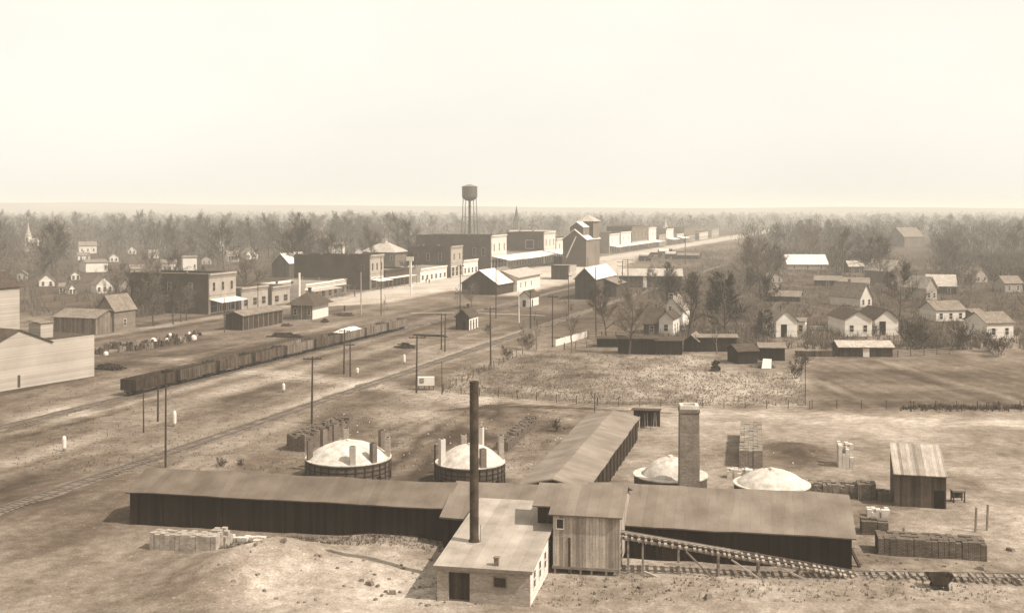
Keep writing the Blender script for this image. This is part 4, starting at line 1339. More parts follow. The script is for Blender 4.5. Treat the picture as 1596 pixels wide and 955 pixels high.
store('low dark shop with a white sign strip on its front', fc(600), flen(600, 640), 20, hgt(600, 421), BRICKD, BRICKD, 0, awn=(3, 3.7, 3.5))
store('small white store with dark doorway beside the brick block', fc(655), flen(655, 697), 14, hgt(655, 419), WHITE, WHITEP, 0)
store('two-storey dark brick block with narrow pale front', fc(703), flen(703, 721), 20, hgt(703, 384), BRICKD, FACET, 2, side=((-5, 8.6, 1.2, 3), (-10.5, 8.6, 1.2, 3), (-16, 8.6, 1.2, 3), (-4, 2.5, 1.2, 3.2)))
store('white false-fronted shop with red-brown doors next to the dark brick block', fc(722), flen(722, 745), 16, hgt(722, 406), BRICKM, WHITEP, 0)
store('big dark brick block with pale front and three side windows', fc(766) , flen(766, 790), 38, hgt(766, 367), BRICKD, FACE, 3, side=((-4, 9, 1.4, 3.4), (-8.5, 9, 1.4, 3.4), (-15, 9, 1.4, 3.4)), awn=(9, 7.0, 5.2))
store('row of low shops under one long white awning', fc(791), flen(791, 846), 18, hgt(791, 397), BRICKM, FACE, 0, awn=(9, 6.8, 5.0))
store('dark brick block with pale pilastered front left of the elevator', fc(848), flen(848, 866), 21, hgt(848, 362), BRICKD, FACE, 3, side=((-8, 10, 4.0, 4.0), (-2.5, 10, 1.2, 3)), awn=(9, 6.8, 5.0))
store('pale shop with white awning just left of the elevator', fc(867), flen(867, 905), 30, hgt(867, 372), BRICKM, FACE, 4, awn=(8, 6.5, 5.0))
store('white-fronted shop with broad awning right of the elevator', fc(950), flen(950, 966), 14, hgt(950, 365), BRICKM, WHITEP, 2, awn=(6, 5, 4))
store('white-fronted shop, second to the right of the elevator', fc(967.5), flen(967.5, 984), 14, hgt(967, 362), BRICKM, WHITEP, 2, awn=(6, 5, 4))
store('tall dark brick block beyond the white-fronted shops', fc(985), flen(985, 1010), 18, hgt(985, 353), BRICKD, BRICKM, 4, awn=(6, 5, 4))
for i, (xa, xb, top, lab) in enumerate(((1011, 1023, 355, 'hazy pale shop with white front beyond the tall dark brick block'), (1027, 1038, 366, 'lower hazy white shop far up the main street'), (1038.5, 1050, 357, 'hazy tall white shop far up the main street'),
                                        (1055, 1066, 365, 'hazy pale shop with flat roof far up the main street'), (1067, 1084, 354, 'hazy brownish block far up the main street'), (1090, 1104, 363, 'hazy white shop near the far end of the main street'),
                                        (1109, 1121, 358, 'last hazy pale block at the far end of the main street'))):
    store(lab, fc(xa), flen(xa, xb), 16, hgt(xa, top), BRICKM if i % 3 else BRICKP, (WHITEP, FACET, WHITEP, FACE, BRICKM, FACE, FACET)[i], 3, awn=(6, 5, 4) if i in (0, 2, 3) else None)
# street sign on a post by the low dark shop
c = fc(617) + U * 6
t = thing('street_banner', 'tall white post with a white board near the low dark shop', 'sign', c, TROT)
MB().box(-.35, .35, -.35, .35, -.2, 11).build('post', WHITEP, t)
MB().box(-1.5, 1.5, -.6, -.38, 9.6, 11.2).build('board', WHITEP, t)
MB().box(-.6, .9, -.6, .6, -.2, .8).build('plinth', WHITEP, t)

# hip-roofed depot
rz = TROT + .10
p = P(487, 498)
t = thing('depot', 'small depot with dark hipped roof and white right wall', 'depot', (p.x, p.y, 0), rz)
wD, lD, hD = 6.2, 11.0, 3.8
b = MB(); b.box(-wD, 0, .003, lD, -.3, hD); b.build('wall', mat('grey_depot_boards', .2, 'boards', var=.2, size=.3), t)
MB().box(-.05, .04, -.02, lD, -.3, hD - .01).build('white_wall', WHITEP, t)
rf = MB().hip_roof(-wD, 0, 0, lD, hD, 3.1, ov=1.25).build('roof', RFDK, t)
add_chimney(rf, (-wD / 2, lD * .5), .7, hD + 1.8, hD + 4.3, BRICKD)
add_window(t, '-y', (-4.9, 0, 2.0), .8, 1.6)
add_window(t, '-y', (-1.0, 0, 1.9), .7, 1.4)
MB().box(-3.2, -3.05, -.09, -.003, -.2, hD - .1).build('corner_board', WHITEP, t)
# low track shed
p = P(378, 515)
t = thing('track_shed', 'long low shed with dark end and pale roof edge behind the siding', 'shed', (p.x, p.y, 0), TROT)
Lq = 19
MB().gable_walls(-4.8, 0, 0, Lq, -.3, 3.6, .9, 'y').build('wall', DKWALL, t)
MB().gable_roof(-4.8, 0, 0, Lq, 3.6, .9, 'y', ov=.5).build('roof', RFMID, t)
pieces('wall_post', [(.003, .12, .05 + k * (Lq - .3) / 8, .25 + k * (Lq - .3) / 8, -.2, 3.28) for k in range(9)], WOODM, t)
MB().box(.0, .15, .3, Lq, 3.3, 3.55).build('roof_edge', WHITEP, t)

# gabled hut by the crossing
p = P(731, 514.5)
t = thing('crossing_hut', 'dark gabled hut with pale striped right side by the lane crossing', 'hut', (p.x, p.y, 0), TROT + .05)
MB().gable_walls(-3.4, 0, 0, 7.2, -.2, 3.3, 1.6, 'y').build('wall', DKWALL, t)
rf = MB().gable_roof(-3.4, 0, 0, 7.2, 3.3, 1.6, 'y', ov=.45).build('roof', RFDK, t)
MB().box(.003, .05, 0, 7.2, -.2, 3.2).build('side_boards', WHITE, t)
for y in (1.2, 3.4, 5.6): add_door(t, '+x', (.06, y, 0), .8, 2.3, DKWALL)
add_door(t, '-y', (-1.2, 0, 0), .9, 2.1)
add_chimney(rf, (-1.7, 4.5), .5, 4, 6, BRICKD)
house('small white gabled shed near the white leaning pole', 817, 478, 3.4, 9, 3.0, 1.6, 'y', TROT, WHITE, RFDK, 'shed', 'small_shed', doors=(('f', 0, 1, 2), ('r', -.4, 1, 2)))

# dark gabled warehouse and pale freight house
p = P(775, 460)
t = thing('dark_warehouse', 'broad dark gabled warehouse with white right roof slope', 'warehouse', (p.x, p.y, 0), TROT - .02)
w_ = 13.0; l_ = 26.0; e_, r_ = 3.9, 4.4
MB().gable_walls(-w_, 0, 0, l_, -.3, e_, r_, 'y').build('wall', DKWALL, t)
k = r_ / (w_ / 2); xm = -w_ / 2
MB().slab([(xm, -.5, e_ + r_ + .15), (xm, l_ * .55, e_ + r_ + .15), (.7, l_ * .55, e_ - k * .7 + .15), (.7, -.5, e_ - k * .7 + .15)], .14).build('near_roof', RFWHITE, t)
MB().slab([(xm, l_ * .55 + .003, e_ + r_ + .15), (xm, l_ + .4, e_ + r_ + .15), (.7, l_ + .4, e_ - k * .7 + .15), (.7, l_ * .55 + .003, e_ - k * .7 + .15)], .14).build('far_roof', RFMID, t)
MB().slab([(xm, l_ + .4, e_ + r_ + .15), (xm, -.5, e_ + r_ + .15), (-w_ - .7, -.5, e_ - k * .7 + .15), (-w_ - .7, l_ + .4, e_ - k * .7 + .15)], .14).build('left_roof', RFWHITE, t)
add_window(t, '-y', (-9, 0, 2.2), .9, 1.4)
house('pale freight house with broad roof and white side behind the dark warehouse', 806, 455, 11, 27, 5.2, 2.0, 'y', TROT, WHITE, RFPALE, 'freight house', 'freight_house', anchor=(1, -1), ov=.9,
      wins=(('r', -.7, 2.2, .9, 1.6), ('r', -.3, 2.2, .9, 1.6), ('r', .2, 2.2, .9, 1.6)), doors=(('f', 0, 2.5, 3, DKWALL2),))

# grain elevator
p = P(913.5, 416)
t = thing('grain_elevator', 'tall dark grain elevator with stepped gabled cupolas above the street', 'grain elevator', (p.x, p.y, 0), TROT)
k = p.y / FPX
we, le = 37 * k * 1.02, 26.5
ELD = mat('elevator_iron', .12, 'clap', var=.15, scale=.12, size=.5)
EL_LIT = mat('elevator_sunlit', .21, 'sheet', var=.2, scale=.15, size=2.5)  # paler cladding tone: sunlight put into the colour of the right faces
ev = 43 * k; rs = 15 * k
def twoface(name, x0, x1, y0, y1, z0, z1, rise, ax='y', parent=t):
    MB().gable_walls(x0, x1, y0, y1, z0, z1, rise, ax).build(name, ELD, parent)
    MB().box(x1 + .003, x1 + .06, y0 + .01, y1 - .01, z0, z1).build('sunlit_side', EL_LIT, parent)  # sun-facing side overlaid in the lighter tone
twoface('wall', -we, 0, 0, le, -.5, ev, rs)
MB().gable_roof(-we, 0, 0, le, ev, rs, 'y', ov=.7, t=.25).build('roof', RFWHITE, t)
z1 = ev + rs * .45
x0, x1 = -we * .72, -we * .16
twoface('cupola_wall', x0, x1, 1.5, 16, z1, 30 - (354 - HY) * k, 2.4)
MB().gable_roof(x0, x1, 1.5, 16, 30 - (354 - HY) * k, 2.4, 'y', ov=.5, t=.2).build('cupola_roof', RFWHITE, t)
x0, x1 = -we * .62, .2
ht = 30 - (345.5 - HY) * k
MB().box(x0, x1, 13, 25, ev, ht).build('tower', ELD, t)
MB().box(x1 + .003, x1 + .06, 13.01, 24.9, ev, ht).build('tower_sunlit_side', EL_LIT, t)
MB().hip_roof(x0, x1, 13, 25, ht, 3.0, ov=1.0).build('tower_roof', RFPALE, t)
MB().beam((-we * .42, -.5, ev + 1.5), (-we * .77, -3.5, 4.5), .55, .55).build('spout', WOODP, t)
add_door(t, '+x', (.06, 3.0, 0), 2.0, 4.5, DKWALL2)
p = P(886, 436)
t = thing('coal_shed', 'tall dark open-topped shed at the foot of the grain elevator', 'shed', (p.x, p.y, 0), TROT)
k2 = mpp(436)
MB().box(-7.4, 0, 0, 12, -.3, 5.8).build('wall', DKWALL, t)
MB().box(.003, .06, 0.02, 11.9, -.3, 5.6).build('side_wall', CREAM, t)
MB().box(-8.2, -4.5, 6, 12, -.2, 9.2).build('rear_tower', DKWALL, t)
MB().slab([(-6.2, -.6, 6.1), (3, .0, 6.1), (3, 1.6, 6.15), (-6.2, 1.4, 6.15)], .2).build('roof_plank', WOODP, t)

# white-roofed barn and long low shed
p = P(927, 467)
t = thing('white_roofed_barn', 'dark gabled barn with bright white roof in front of the elevator', 'barn', (p.x, p.y, 0), TROT)
k = p.y / FPX
wb, eb, rb, lb = 32 * k, 33 * k, 16 * k, 28
MB().gable_walls(-wb, 0, 0, lb, -.3, eb, rb, 'y').build('wall', DKWALL, t)
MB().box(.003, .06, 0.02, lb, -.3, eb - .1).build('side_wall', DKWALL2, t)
MB().gable_roof(-wb, 0, 0, lb, eb, rb, 'y', ov=.6, t=.2).build('roof', RFWHITE, t)
MB().gable_walls(.1, 4.2, 12, 24, -.3, 4.4, 1.0, 'x').build('lean_wall', DKWALL2, t)
MB().slab([(.1, 11.5, 6.2), (5.0, 11.5, 4.3), (5.0, 24.5, 4.3), (.1, 24.5, 6.2)], .15).build('lean_roof', RFMID, t)
p = P(1003, 448)
t = thing('long_low_shed', 'long low shed with pale roof and one pale panel right of the barn', 'shed', (p.x, p.y, 0), TROT * .3)
MB().gable_walls(-9, 14, 0, 12, -.3, 4.4, 2.2, 'x').build('wall', DKWALL2, t)
MB().gable_roof(-9, 14, 0, 12, 4.4, 2.2, 'x', ov=.6).build('roof', RFPALE, t)
MB().box(-.2, 1.2, -.08, -.003, -.2, 4.2).build('pale_panel', WHITEP, t)
add_door(t, '-y', (6, 0, 0), 3, 3)

# water tower
yt = 700.0
p = Vector(((732 - CX) / FPX * yt, yt, 0)); k = yt / FPX
t = thing('water_tower', 'tall water tower with dark round-bottomed tank above the town', 'water tower', p, .3)
zt = H + (HY - 291) * k; zb_ = H + (HY - 307) * k; rt = 12 * k
MB().lathe([(.4, zb_ - 2.6), (rt * .55, zb_ - 2.0), (rt * .85, zb_ - 1.0), (rt, zb_), (rt, zt - .3), (rt + .15, zt - .25), (rt + .15, zt)], 32, cap=False).build('tank', TANK, t, smooth=False)
MB().lathe([(rt + .16, zt + .003), (rt * .6, zt + .8), (.2, zt + 1.5)], 32).build('tank_roof', RFMID, t)
MB().lathe([(.75, -.5), (.75, zb_ - 2.4)], 14, cap=False).build('riser_pipe', IRON, t)
for i in range(4):
    a = math.pi / 4 + i * math.pi / 2
    c_, s_ = math.cos(a), math.sin(a)
    l = MB().tube((c_ * rt * 1.35, s_ * rt * 1.35, -.5), (c_ * rt * .97, s_ * rt * .97, zb_), .22, .2, n=8).build('leg', IRON, t)
    a2 = a + math.pi / 2
    b = MB()
    for f in (.33, .66):
        r1 = rt * (1.35 - .38 * f); z = zb_ * f
        b.beam((c_ * r1, s_ * r1, z), (math.cos(a2) * r1, math.sin(a2) * r1, z), .14, .14)
    for f0, f1 in ((0, .33), (.33, .66), (.66, 1)):
        r0, r1 = rt * (1.35 - .38 * f0), rt * (1.35 - .38 * f1)
        b.tube((c_ * r0, s_ * r0, zb_ * f0), (math.cos(a2) * r1, math.sin(a2) * r1, zb_ * f1), .03, n=4)
        b.tube((c_ * r1, s_ * r1, zb_ * f1), (math.cos(a2) * r0, math.sin(a2) * r0, zb_ * f0), .03, n=4)
    b.build('brace', IRON, l)

# steeples beyond the town
def steeple(px, yb, ytop, wpx, m, rm, label):
    p = P(px, yb); k = mpp(yb)
    t = thing('church', label, 'church', (p.x, p.y, 0), TROT)
    w = wpx * k; h = (yb - ytop) * k
    MB().box(-w / 2, w / 2, -w / 2, w / 2, -.3, h * .55).build('tower', m, t)
    MB().lathe([(w * .72, h * .55 + .003), (w * .35, h * .7), (.05, h)], 8).build('spire', rm, t)
    MB().gable_walls(-w * 1.2, w * 1.2, w / 2 + .003, w * 4, -.3, h * .28, h * .16, 'y').build('nave', m, t)
    MB().gable_roof(-w * 1.2, w * 1.2, w / 2 + .003, w * 4, h * .28, h * .16, 'y').build('roof', rm, t)
    add_window(t, '-y', (0, -w / 2, h * .42), w * .3, h * .1)
steeple(805, 372, 320, 8, BRICKM, RFDK, 'hazy dark church spire beyond the brick blocks')
steeple(1037, 376, 340, 8, WHITE, RFPALE, 'hazy white church spire beyond the far shops')
steeple(44, 392, 347, 7, WHITE, RFPALE, 'white church steeple among the trees at far left')
# long pale roof beyond the brick blocks
house('hazy long building with pale roof beyond the brick blocks', 826, 378, 40, 16, 6, 4, 'x', TROT, BRICKM, RFPALE, 'building', 'long_building')
# ------------------------------------------------------------------ houses
HZ = lambda lab, px, py, wpx, hpx, rpx, ax='x', wall=WHITE, roof=RFMID, lm=None, rz=None, nw=2, **kw: _hz(lab, px, py, wpx, hpx, rpx, ax, wall, roof, lm, rz, nw, kw)
def _hz(lab, px, py, wpx, hpx, rpx, ax, wall, roof, lm, rz, nw, kw):
    k = mpp(py); w, h, r = wpx * k, hpx * k, rpx * k
    l = lm or max(6, w * .9)
    wins = []
    for i in range(nw):
        u = -1 + 2 * (i + .5) / nw
        wins.append(('f', u, h * .45 if h < 5 else h * .3, .9, 1.5))
        if h > 5.5: wins.append(('f', u, h * .74, .9, 1.5))
    wins += [('r', -.4, h * .45 if h < 5 else h * .3, .9, 1.5), ('r', .4, h * .45 if h < 5 else h * .3, .9, 1.5)]
    rz = TROT if rz is None else rz
    return house(lab, px, py, w, l, h, r, ax, rz, wall, roof, wins=kw.pop('wins', wins), chim=kw.pop('chim', (0.1, .1, 1.0)), **kw)
HZ('two-storey white house high among the trees at left', 137, 395, 26, 12, 6, 'x', nw=3, rz=0.42)
HZ('small white house just below the two-storey white house', 131, 405, 18, 7, 4, 'x', rz=0.54)
HZ('long white barn among the trees at left', 151, 424, 34, 15, 4, 'x', wall=WHITEP, chim=None, nw=0, wins=(('f', .8, 2, 1, 1.5),), rz=0.66)
HZ('small white gabled house at the left, left of the low pair', 73, 446, 22, 9, 10, 'y', rz=0.42)
HZ('low white house with two windows left of the tall white gable', 98, 457, 11, 10, 5, 'x', rz=0.30)
HZ('low white gabled cottage beside the tall white gable', 113, 458, 11, 8, 8, 'y', rz=0.66)
HZ('tall white gabled house in the left of town', 163, 457, 25, 14, 12, 'y', nw=3, porch=('r', 2.5, 3), rz=0.66)
HZ('tan gabled house right of the tall white gable', 197, 457, 20, 9, 13, 'y', wall=FACET, roof=RFMID, nw=1, rz=0.30)
HZ('white house seen between bare trunks left of the bright square house', 265, 425, 24, 15, 5, 'x', nw=3, rz=0.54)
HZ('bright white square two-storey house behind the nearest brick shop', 296, 425, 21, 24, 2, 'x', wall=WHITEP, nw=0, wins=(('l', 0, 4, .9, 1.5), ('f', .7, 3, .8, 1.3)), rz=0.42)
HZ('white house with a porch far behind the brick shop', 363, 408, 17, 12, 5, 'x', nw=3, porch=('f', 2.5, 3), rz=0.42)
HZ('white gabled house far behind the brick shop', 393, 404, 20, 9, 8, 'y', rz=0.66)
HZ('dark gabled barn with bright white right roof slope', 437, 432, 30, 22, 15, 'y', wall=DKWALL2, roof=RFWHITE, nw=0, wins=(), lm=18)
HZ('hazy white house above the long brick hall', 528, 397, 20, 14, 5, 'x', rz=0.54)
HZ('small hazy white cottage left of the hazy white house', 506, 400, 9, 6, 5, 'y', rz=0.66)
HZ('little white cottage beside the dark barn roof', 478, 402, 8, 7, 5, 'y', rz=0.30)
HZ('white gable peeping over the trees left of the dark barn', 345, 390, 10, 9, 7, 'y', rz=0.66)
HZ('small white gabled cottage beyond the low pair at left', 118, 436, 13, 8, 6, 'y', rz=.4)
HZ('little pale cottage at the far left edge of the wood', 34, 436, 14, 8, 6, 'y', wall=FACET, rz=.3)
HZ('low pale house between the long white barn and the bright square house', 215, 428, 22, 9, 6, 'x', wall=FACET, rz=.4, nw=2)
HZ('small white house peeping out above the long white barn', 178, 408, 13, 8, 5, 'y', rz=.45)
HZ('hazy white cottage right of the two-storey white house', 206, 396, 12, 7, 5, 'y', rz=.4)
HZ('low white cottage left of the bright square house, farther back', 240, 402, 14, 7, 5, 'x', rz=.45)
HZ('pale cottage with dark roof right of the bright square house', 322, 412, 15, 8, 6, 'y', wall=FACET, roof=RFDK, rz=.4)
HZ('hazy pale cottage behind the right end of the brick hall', 560, 400, 13, 8, 5, 'y', rz=.4)
HZ('tiny white cottage far back in the left wood', 90, 388, 10, 6, 4, 'x', rz=.4)
HZ('pale cottage half hidden by brush below the white-roofed long building', 1210, 440, 20, 9, 7, 'y', wall=FACET, rz=.2)
HZ('small dark cottage with pale roof right of the white-roofed long building', 1335, 425, 24, 10, 8, 'x', wall=DKWALL2, roof=RFPALE, rz=.1)
HZ('hazy pale cottage at the right edge of the picture', 1580, 455, 30, 14, 10, 'x', wall=FACET, rz=.2)
HZ('hazy gabled cottage among trees near the right edge', 1530, 440, 22, 12, 10, 'y', wall=FACET, rz=.3)
HZ('small grey outbuilding right of the three-panelled cottage', 1525, 498, 18, 10, 5, 'x', wall=DKWALL2, rz=.1, nw=1, chim=None)
# big hip-roofed house behind the hall
p = P(590, 424); k = mpp(424)
t = thing('hip_roofed_house', 'large house with tan hipped roof and small cupola behind the brick hall', 'house', (p.x, p.y, 0), TROT)
w = 56 * k
MB().box(-w / 2, w / 2, 0, w * .8, -.3, 31 * k).build('wall', BRICKM, t)
MB().hip_roof(-w / 2, w / 2, 0, w * .8, 31 * k, 15 * k, ov=1).build('roof', RFPALE, t)
MB().box(-1, 1, w * .4 - 1, w * .4 + 1, 44 * k, 49 * k).build('cupola', FACE, t)
MB().hip_roof(-1, 1, w * .4 - 1, w * .4 + 1, 49 * k, 1.2, ov=.3).build('cupola_roof', RFMID, t)
for x in (-.3, .1, .4): add_window(t, '-y', (x * w, 0, 22 * k), 1, 1.8)

# right-hand side
HZ('small white gabled cottage with dark door at the right of the lane', 1226, 525, 34, 26, 15, 'y', roof=RFMID, lm=9, rz=.12, nw=0, wins=(), doors=(('f', -.25, 1.4, 2.9),), chim=(0, -.3, 1))
HZ('low white wing on the right of the small gabled cottage', 1248, 520, 13, 19, 4, 'x', roof=RFMID, lm=5, nw=1, chim=None, name='cottage_wing')
HZ('left one of the twin white gables with two dark windows', 1338, 524, 43, 27, 12, 'y', roof=RFDK, lm=12, rz=.05, nw=2)
HZ('right one of the twin white gables with an arched dark door', 1382, 522, 37, 25, 14, 'y', roof=RFDK, lm=12, rz=.05, nw=0, wins=(), doors=(('f', -.35, 1.5, 3.2),))
HZ('low dark shed with white door and pale roof before the twin gables', 1350, 556, 82, 15, 7, 'x', wall=DKWALL, roof=RFPALE, lm=6, rz=-.03, nw=0, wins=(), chim=None, doors=(('f', 0, 1.25, 1.75, WHITEP),), cat='shed', name='shed')
HZ('white three-panelled cottage beyond the brown bushes at right', 1482, 500, 50, 17, 12, 'x', roof=RFMID, lm=8, rz=.2, nw=3)
HZ('white cottage with dark roof at the far right edge', 1559, 527, 46, 24, 14, 'x', roof=RFMID, lm=9, rz=.2, nw=2)
HZ('long low building with white roof among the right-hand trees', 1259, 420, 62, 8, 14, 'x', wall=FACET, roof=RFWHITE, lm=16, rz=-.05, nw=3)
HZ('gabled house with white trim high in the right-hand trees', 1400, 442, 30, 20, 16, 'y', wall=BRICKM, roof=RFPALE, lm=14, rz=.5)
HZ('dark gabled house with pale roof right of the high trimmed gable', 1468, 458, 42, 12, 16, 'x', wall=DKWALL2, roof=RFPALE, lm=14, rz=-.3)
HZ('steep pale gable half hidden by bare trees behind the twin gables', 1350, 478, 26, 16, 20, 'y', wall=FACE, roof=RFMID, lm=12, rz=.55)
HZ('pale steep-roofed house behind the right twin gable', 1452, 470, 22, 22, 16, 'y', wall=FACET, roof=RFPALE, lm=12, rz=.4)
HZ('big hazy hip-like house crowning the right-hand trees', 1425, 385, 36, 16, 14, 'x', wall=BRICKM, roof=RFMID, lm=20, rz=.3)
HZ('little white outhouse left of the small gabled cottage', 1207, 458, 8, 10, 4, 'y', nw=0, wins=(), chim=None, cat='shed', name='outhouse', doors=(('f', 0, .9, 1.9),))
HZ('low grey barn behind the small gabled cottage', 1222, 470, 48, 8, 7, 'x', wall=DKWALL2, roof=RFMID, nw=0, wins=(), chim=None, cat='barn', name='barn')
HZ('low dark barn under the white-roofed long building', 1290, 446, 40, 9, 6, 'x', wall=DKWALL2, roof=RFMID, nw=1, chim=None, cat='barn', name='barn')
HZ('long dark low roof among the right-hand trees left of the trimmed gable', 1330, 452, 46, 10, 8, 'x', wall=DKWALL2, roof=RFMID, nw=2)
# house in the trees at the fence: front gable and taller rear gable
HZ('white front gable of the farmhouse behind the board sheds', 1038, 523, 22, 27, 10, 'y', roof=RFDK, lm=8, nw=1)
HZ('dark side wing with long dark roof left of the white front gable', 1016, 520, 26, 16, 22, 'x', wall=DKWALL2, roof=RFDK, lm=8, nw=1, name='house_wing')
HZ('taller white rear gable behind the farmhouse front gable', 1046, 509, 36, 26, 20, 'y', roof=RFMID, lm=10, nw=1, wins=(('f', 0, 7.6, 1.0, 1.3),))
# board sheds and fences
HZ('low dark board shed left of the farmhouse, nearest the white fence', 949, 541, 36, 13, 2, 'x', wall=TARWALL, roof=RFDK, lm=4, nw=0, wins=(), chim=None, cat='shed', name='board_shed', rz=-.06)
HZ('dark board shed with taller wall in front of the farmhouse wing', 994, 552, 60, 24, 3, 'x', wall=TARWALL, roof=RFDK, lm=4, nw=0, wins=(), chim=None, cat='shed', name='board_shed', rz=-.06)
HZ('dark board shed right below the white front gable', 1043, 553, 40, 22, 4, 'x', wall=TARWALL, roof=RFDK, lm=4, nw=0, wins=(), chim=None, cat='shed', name='board_shed', rz=-.06)
HZ('small dark gabled shed with one white roof edge', 1077, 548, 22, 17, 9, 'y', wall=TARWALL, roof=RFMID, lm=6, nw=0, wins=(), chim=None, cat='shed', name='board_shed')
HZ('long dark board shed right of the gabled shed', 1118, 548, 60, 22, 3, 'x', wall=TARWALL, roof=RFMID, lm=4, nw=0, wins=(), chim=None, cat='shed', name='board_shed', rz=-.04)
HZ('black leaning shed beside the junk heap', 1166, 567, 32, 20, 8, 'x', wall=TARWALL, roof=RFDK, lm=5, nw=0, wins=(), chim=None, cat='shed', name='tarred_shed', rz=.25)
HZ('low dark shed with flat roof right of the black leaning shed', 1204, 562, 38, 20, 5, 'x', wall=TARWALL, roof=RFMID, lm=5, nw=0, wins=(), chim=None, cat='shed', name='tarred_shed', rz=-.1)
p = P(1190, 572)
b = MB(); b.slab([(-.9, -.5, .1), (.9, -.5, .1), (1.2, .6, 1.7), (-.4, .6, 1.8)], .1)
tag(b.build('white_crate', WHITEP, loc=(p.x, p.y - 2, 0)), 'white slatted crate leaning on the junk heap', 'crate')
p = P(1360, 500)
# white board fence
def bfence(name, a, b_, h, m, label, posts=True, solid=True):
    L = (b_ - a).length; an = math.atan2(b_.y - a.y, b_.x - a.x)
    t = thing(name, label, 'fence', (a.x, a.y, gzf(a.x, a.y)), an)
    b = MB()
    if solid: b.box(0, L, -.03, .03, .05, h)
    else:
        for z in (.35, .75, 1.15): b.beam((0, 0, z * h / 1.3), (L, 0, z * h / 1.3), .014 if name == 'wire_fence' else .05, .014 if name == 'wire_fence' else .12)
    b.build('boards' if name != 'wire_fence' else 'wires', m, t)
    n = min(60, max(2, int(L / 3)))
    pm = MB(); e_ = .045 if name == 'wire_fence' else .07; pm.box(-e_, e_, .035, .035 + 2 * e_, -.3, h + .1); first = None
    for i in range(n + 1):
        if first is None: first = o = pm.build('fence_post', WOOD if m is not WHITEP else WHITEP, t)
        else:
            o = first.copy(); COL.objects.link(o)
        o.location = (L * i / n, 0, 0); o.rotation_euler = (random.uniform(-.06, .06), random.uniform(-.06, .06), 0)
    return t
bfence('board_fence', P(866, 540), P(915, 526), 1.5, WHITEP, 'bright white board fence slanting back behind the stubble field')
bfence('rail_fence', P(916, 527), P(1005, 531), 1.7, WOODM, 'thin rail fence behind the low dark board shed', solid=False)
bfence('rail_fence', P(880, 545), P(932, 540), 1.4, WOODM, 'low rail fence from the white board fence to the dark shed', solid=False)
bfence('wire_fence', P(690, 612), P(930, 632), 1.2, WOOD, 'wire fence with thin posts along the near edge of the stubble field', solid=False)
bfence('wire_fence', P(932, 632), P(1262, 638), 1.2, WOOD, 'wire fence with thin posts between the lane and the right half of the field', solid=False)
bfence('wire_fence', P(692, 610), P(806, 556), 1.2, WOOD, 'wire fence with thin posts along the left edge of the stubble field', solid=False)
bfence('wire_fence', P(1256, 632), P(1256, 560), 1.3, WOOD, 'wire fence between the stubble field and the dark ploughed field', solid=False)
bfence('wire_fence', P(1266, 637), P(1420, 638), 1.3, WOOD, 'wire fence along the near edge of the ploughed field', solid=False)
bfence('wire_fence', P(1425, 638), P(1590, 638), 1.2, WOOD, 'wire fence in weeds at the near right of the ploughed field', solid=False)
bfence('board_fence', P(1300, 556), P(1240, 556), 1.2, DKWALL2, 'dark board fence left of the low shed with the white door')
bfence('board_fence', P(1400, 556), P(1480, 551), 1.3, WOODM, 'grey board fence right of the low shed with the white door', solid=False)
bfence('rail_fence', P(1262, 514), P(1312, 514), 1.0, WHITEP, 'thin white rail between the small cottage and the twin gables', solid=False)
p = P(927, 642)
t = thing('sign_post', 'thin post with a slanted dark arm in front of the field', 'post', (p.x, p.y, 0), 0)
MB().tube((0, 0, -.2), (0, 0, 2.7), .07, n=8).build('shaft', WOOD, t)
MB().beam((-.15, 0, 2.0), (-.65, 0, 2.75), .2, .1).build('arm', DKWALL, t)

# wagons on the far street
def wagon(px, py, label, s=1.0, rz=0.0, cover=WHITEP):
    p = P(px, py)
    t = thing('farm_wagon', label, 'wagon', (p.x, p.y, 0.03), TROT + rz, 'farm wagons standing by the main street', scale=s)
    MB().box(-.6, .6, -1.6, 1.6, .8, 1.45).build('box_body', WOOD, t)
    if cover:
        b = MB()
        for k in range(7):
            a0, a1 = math.pi * k / 7, math.pi * (k + 1) / 7
            b.face((.65 * math.cos(a0), -1.6, 1.45 + .7 * math.sin(a0)), (.65 * math.cos(a0), 1.6, 1.45 + .7 * math.sin(a0)), (.65 * math.cos(a1), 1.6, 1.45 + .7 * math.sin(a1)), (.65 * math.cos(a1), -1.6, 1.45 + .7 * math.sin(a1)))
        b.build('cover', cover, t)
    for y in (-1.1, 1.1):
        for x in (-.75, .67):
            MB().tube((x, y, .55), (x + .08, y, .55), .55, n=14).build('wheel', WOOD, t)
    MB().beam((0, -1.6, .7), (0, -3.6, .7), .09, .09).build('tongue', WOOD, t)
for i, (px, py, rz, cv, lab) in enumerate(((1005, 407, 0, WHITEP, 'white-covered wagon nearest the elevator on the far street side'), (1022, 401, .6, None, 'dark uncovered wagon behind the white-covered one'),
                                          (1034, 399, .9, WHITEP, 'white-covered wagon in the middle of the far wagon group'), (1046, 404, .2, WHITEP, 'white-covered wagon on the right of the far wagon group'),
                                          (1058, 400, 1.2, None, 'dark wagon at the right end of the far wagon group'), (1040, 395, .4, None, 'dark wagon behind the middle of the far wagon group'))):
    wagon(px, py, lab, 2.0, rz + 1.2, cv)
# shed beside the far street
HZ('low dark shed with flat roof right of the far wagons', 1070, 404, 36, 6, 3, 'x', wall=DKWALL2, roof=RFMID, nw=0, wins=(), chim=None, cat='shed', name='low_shed')

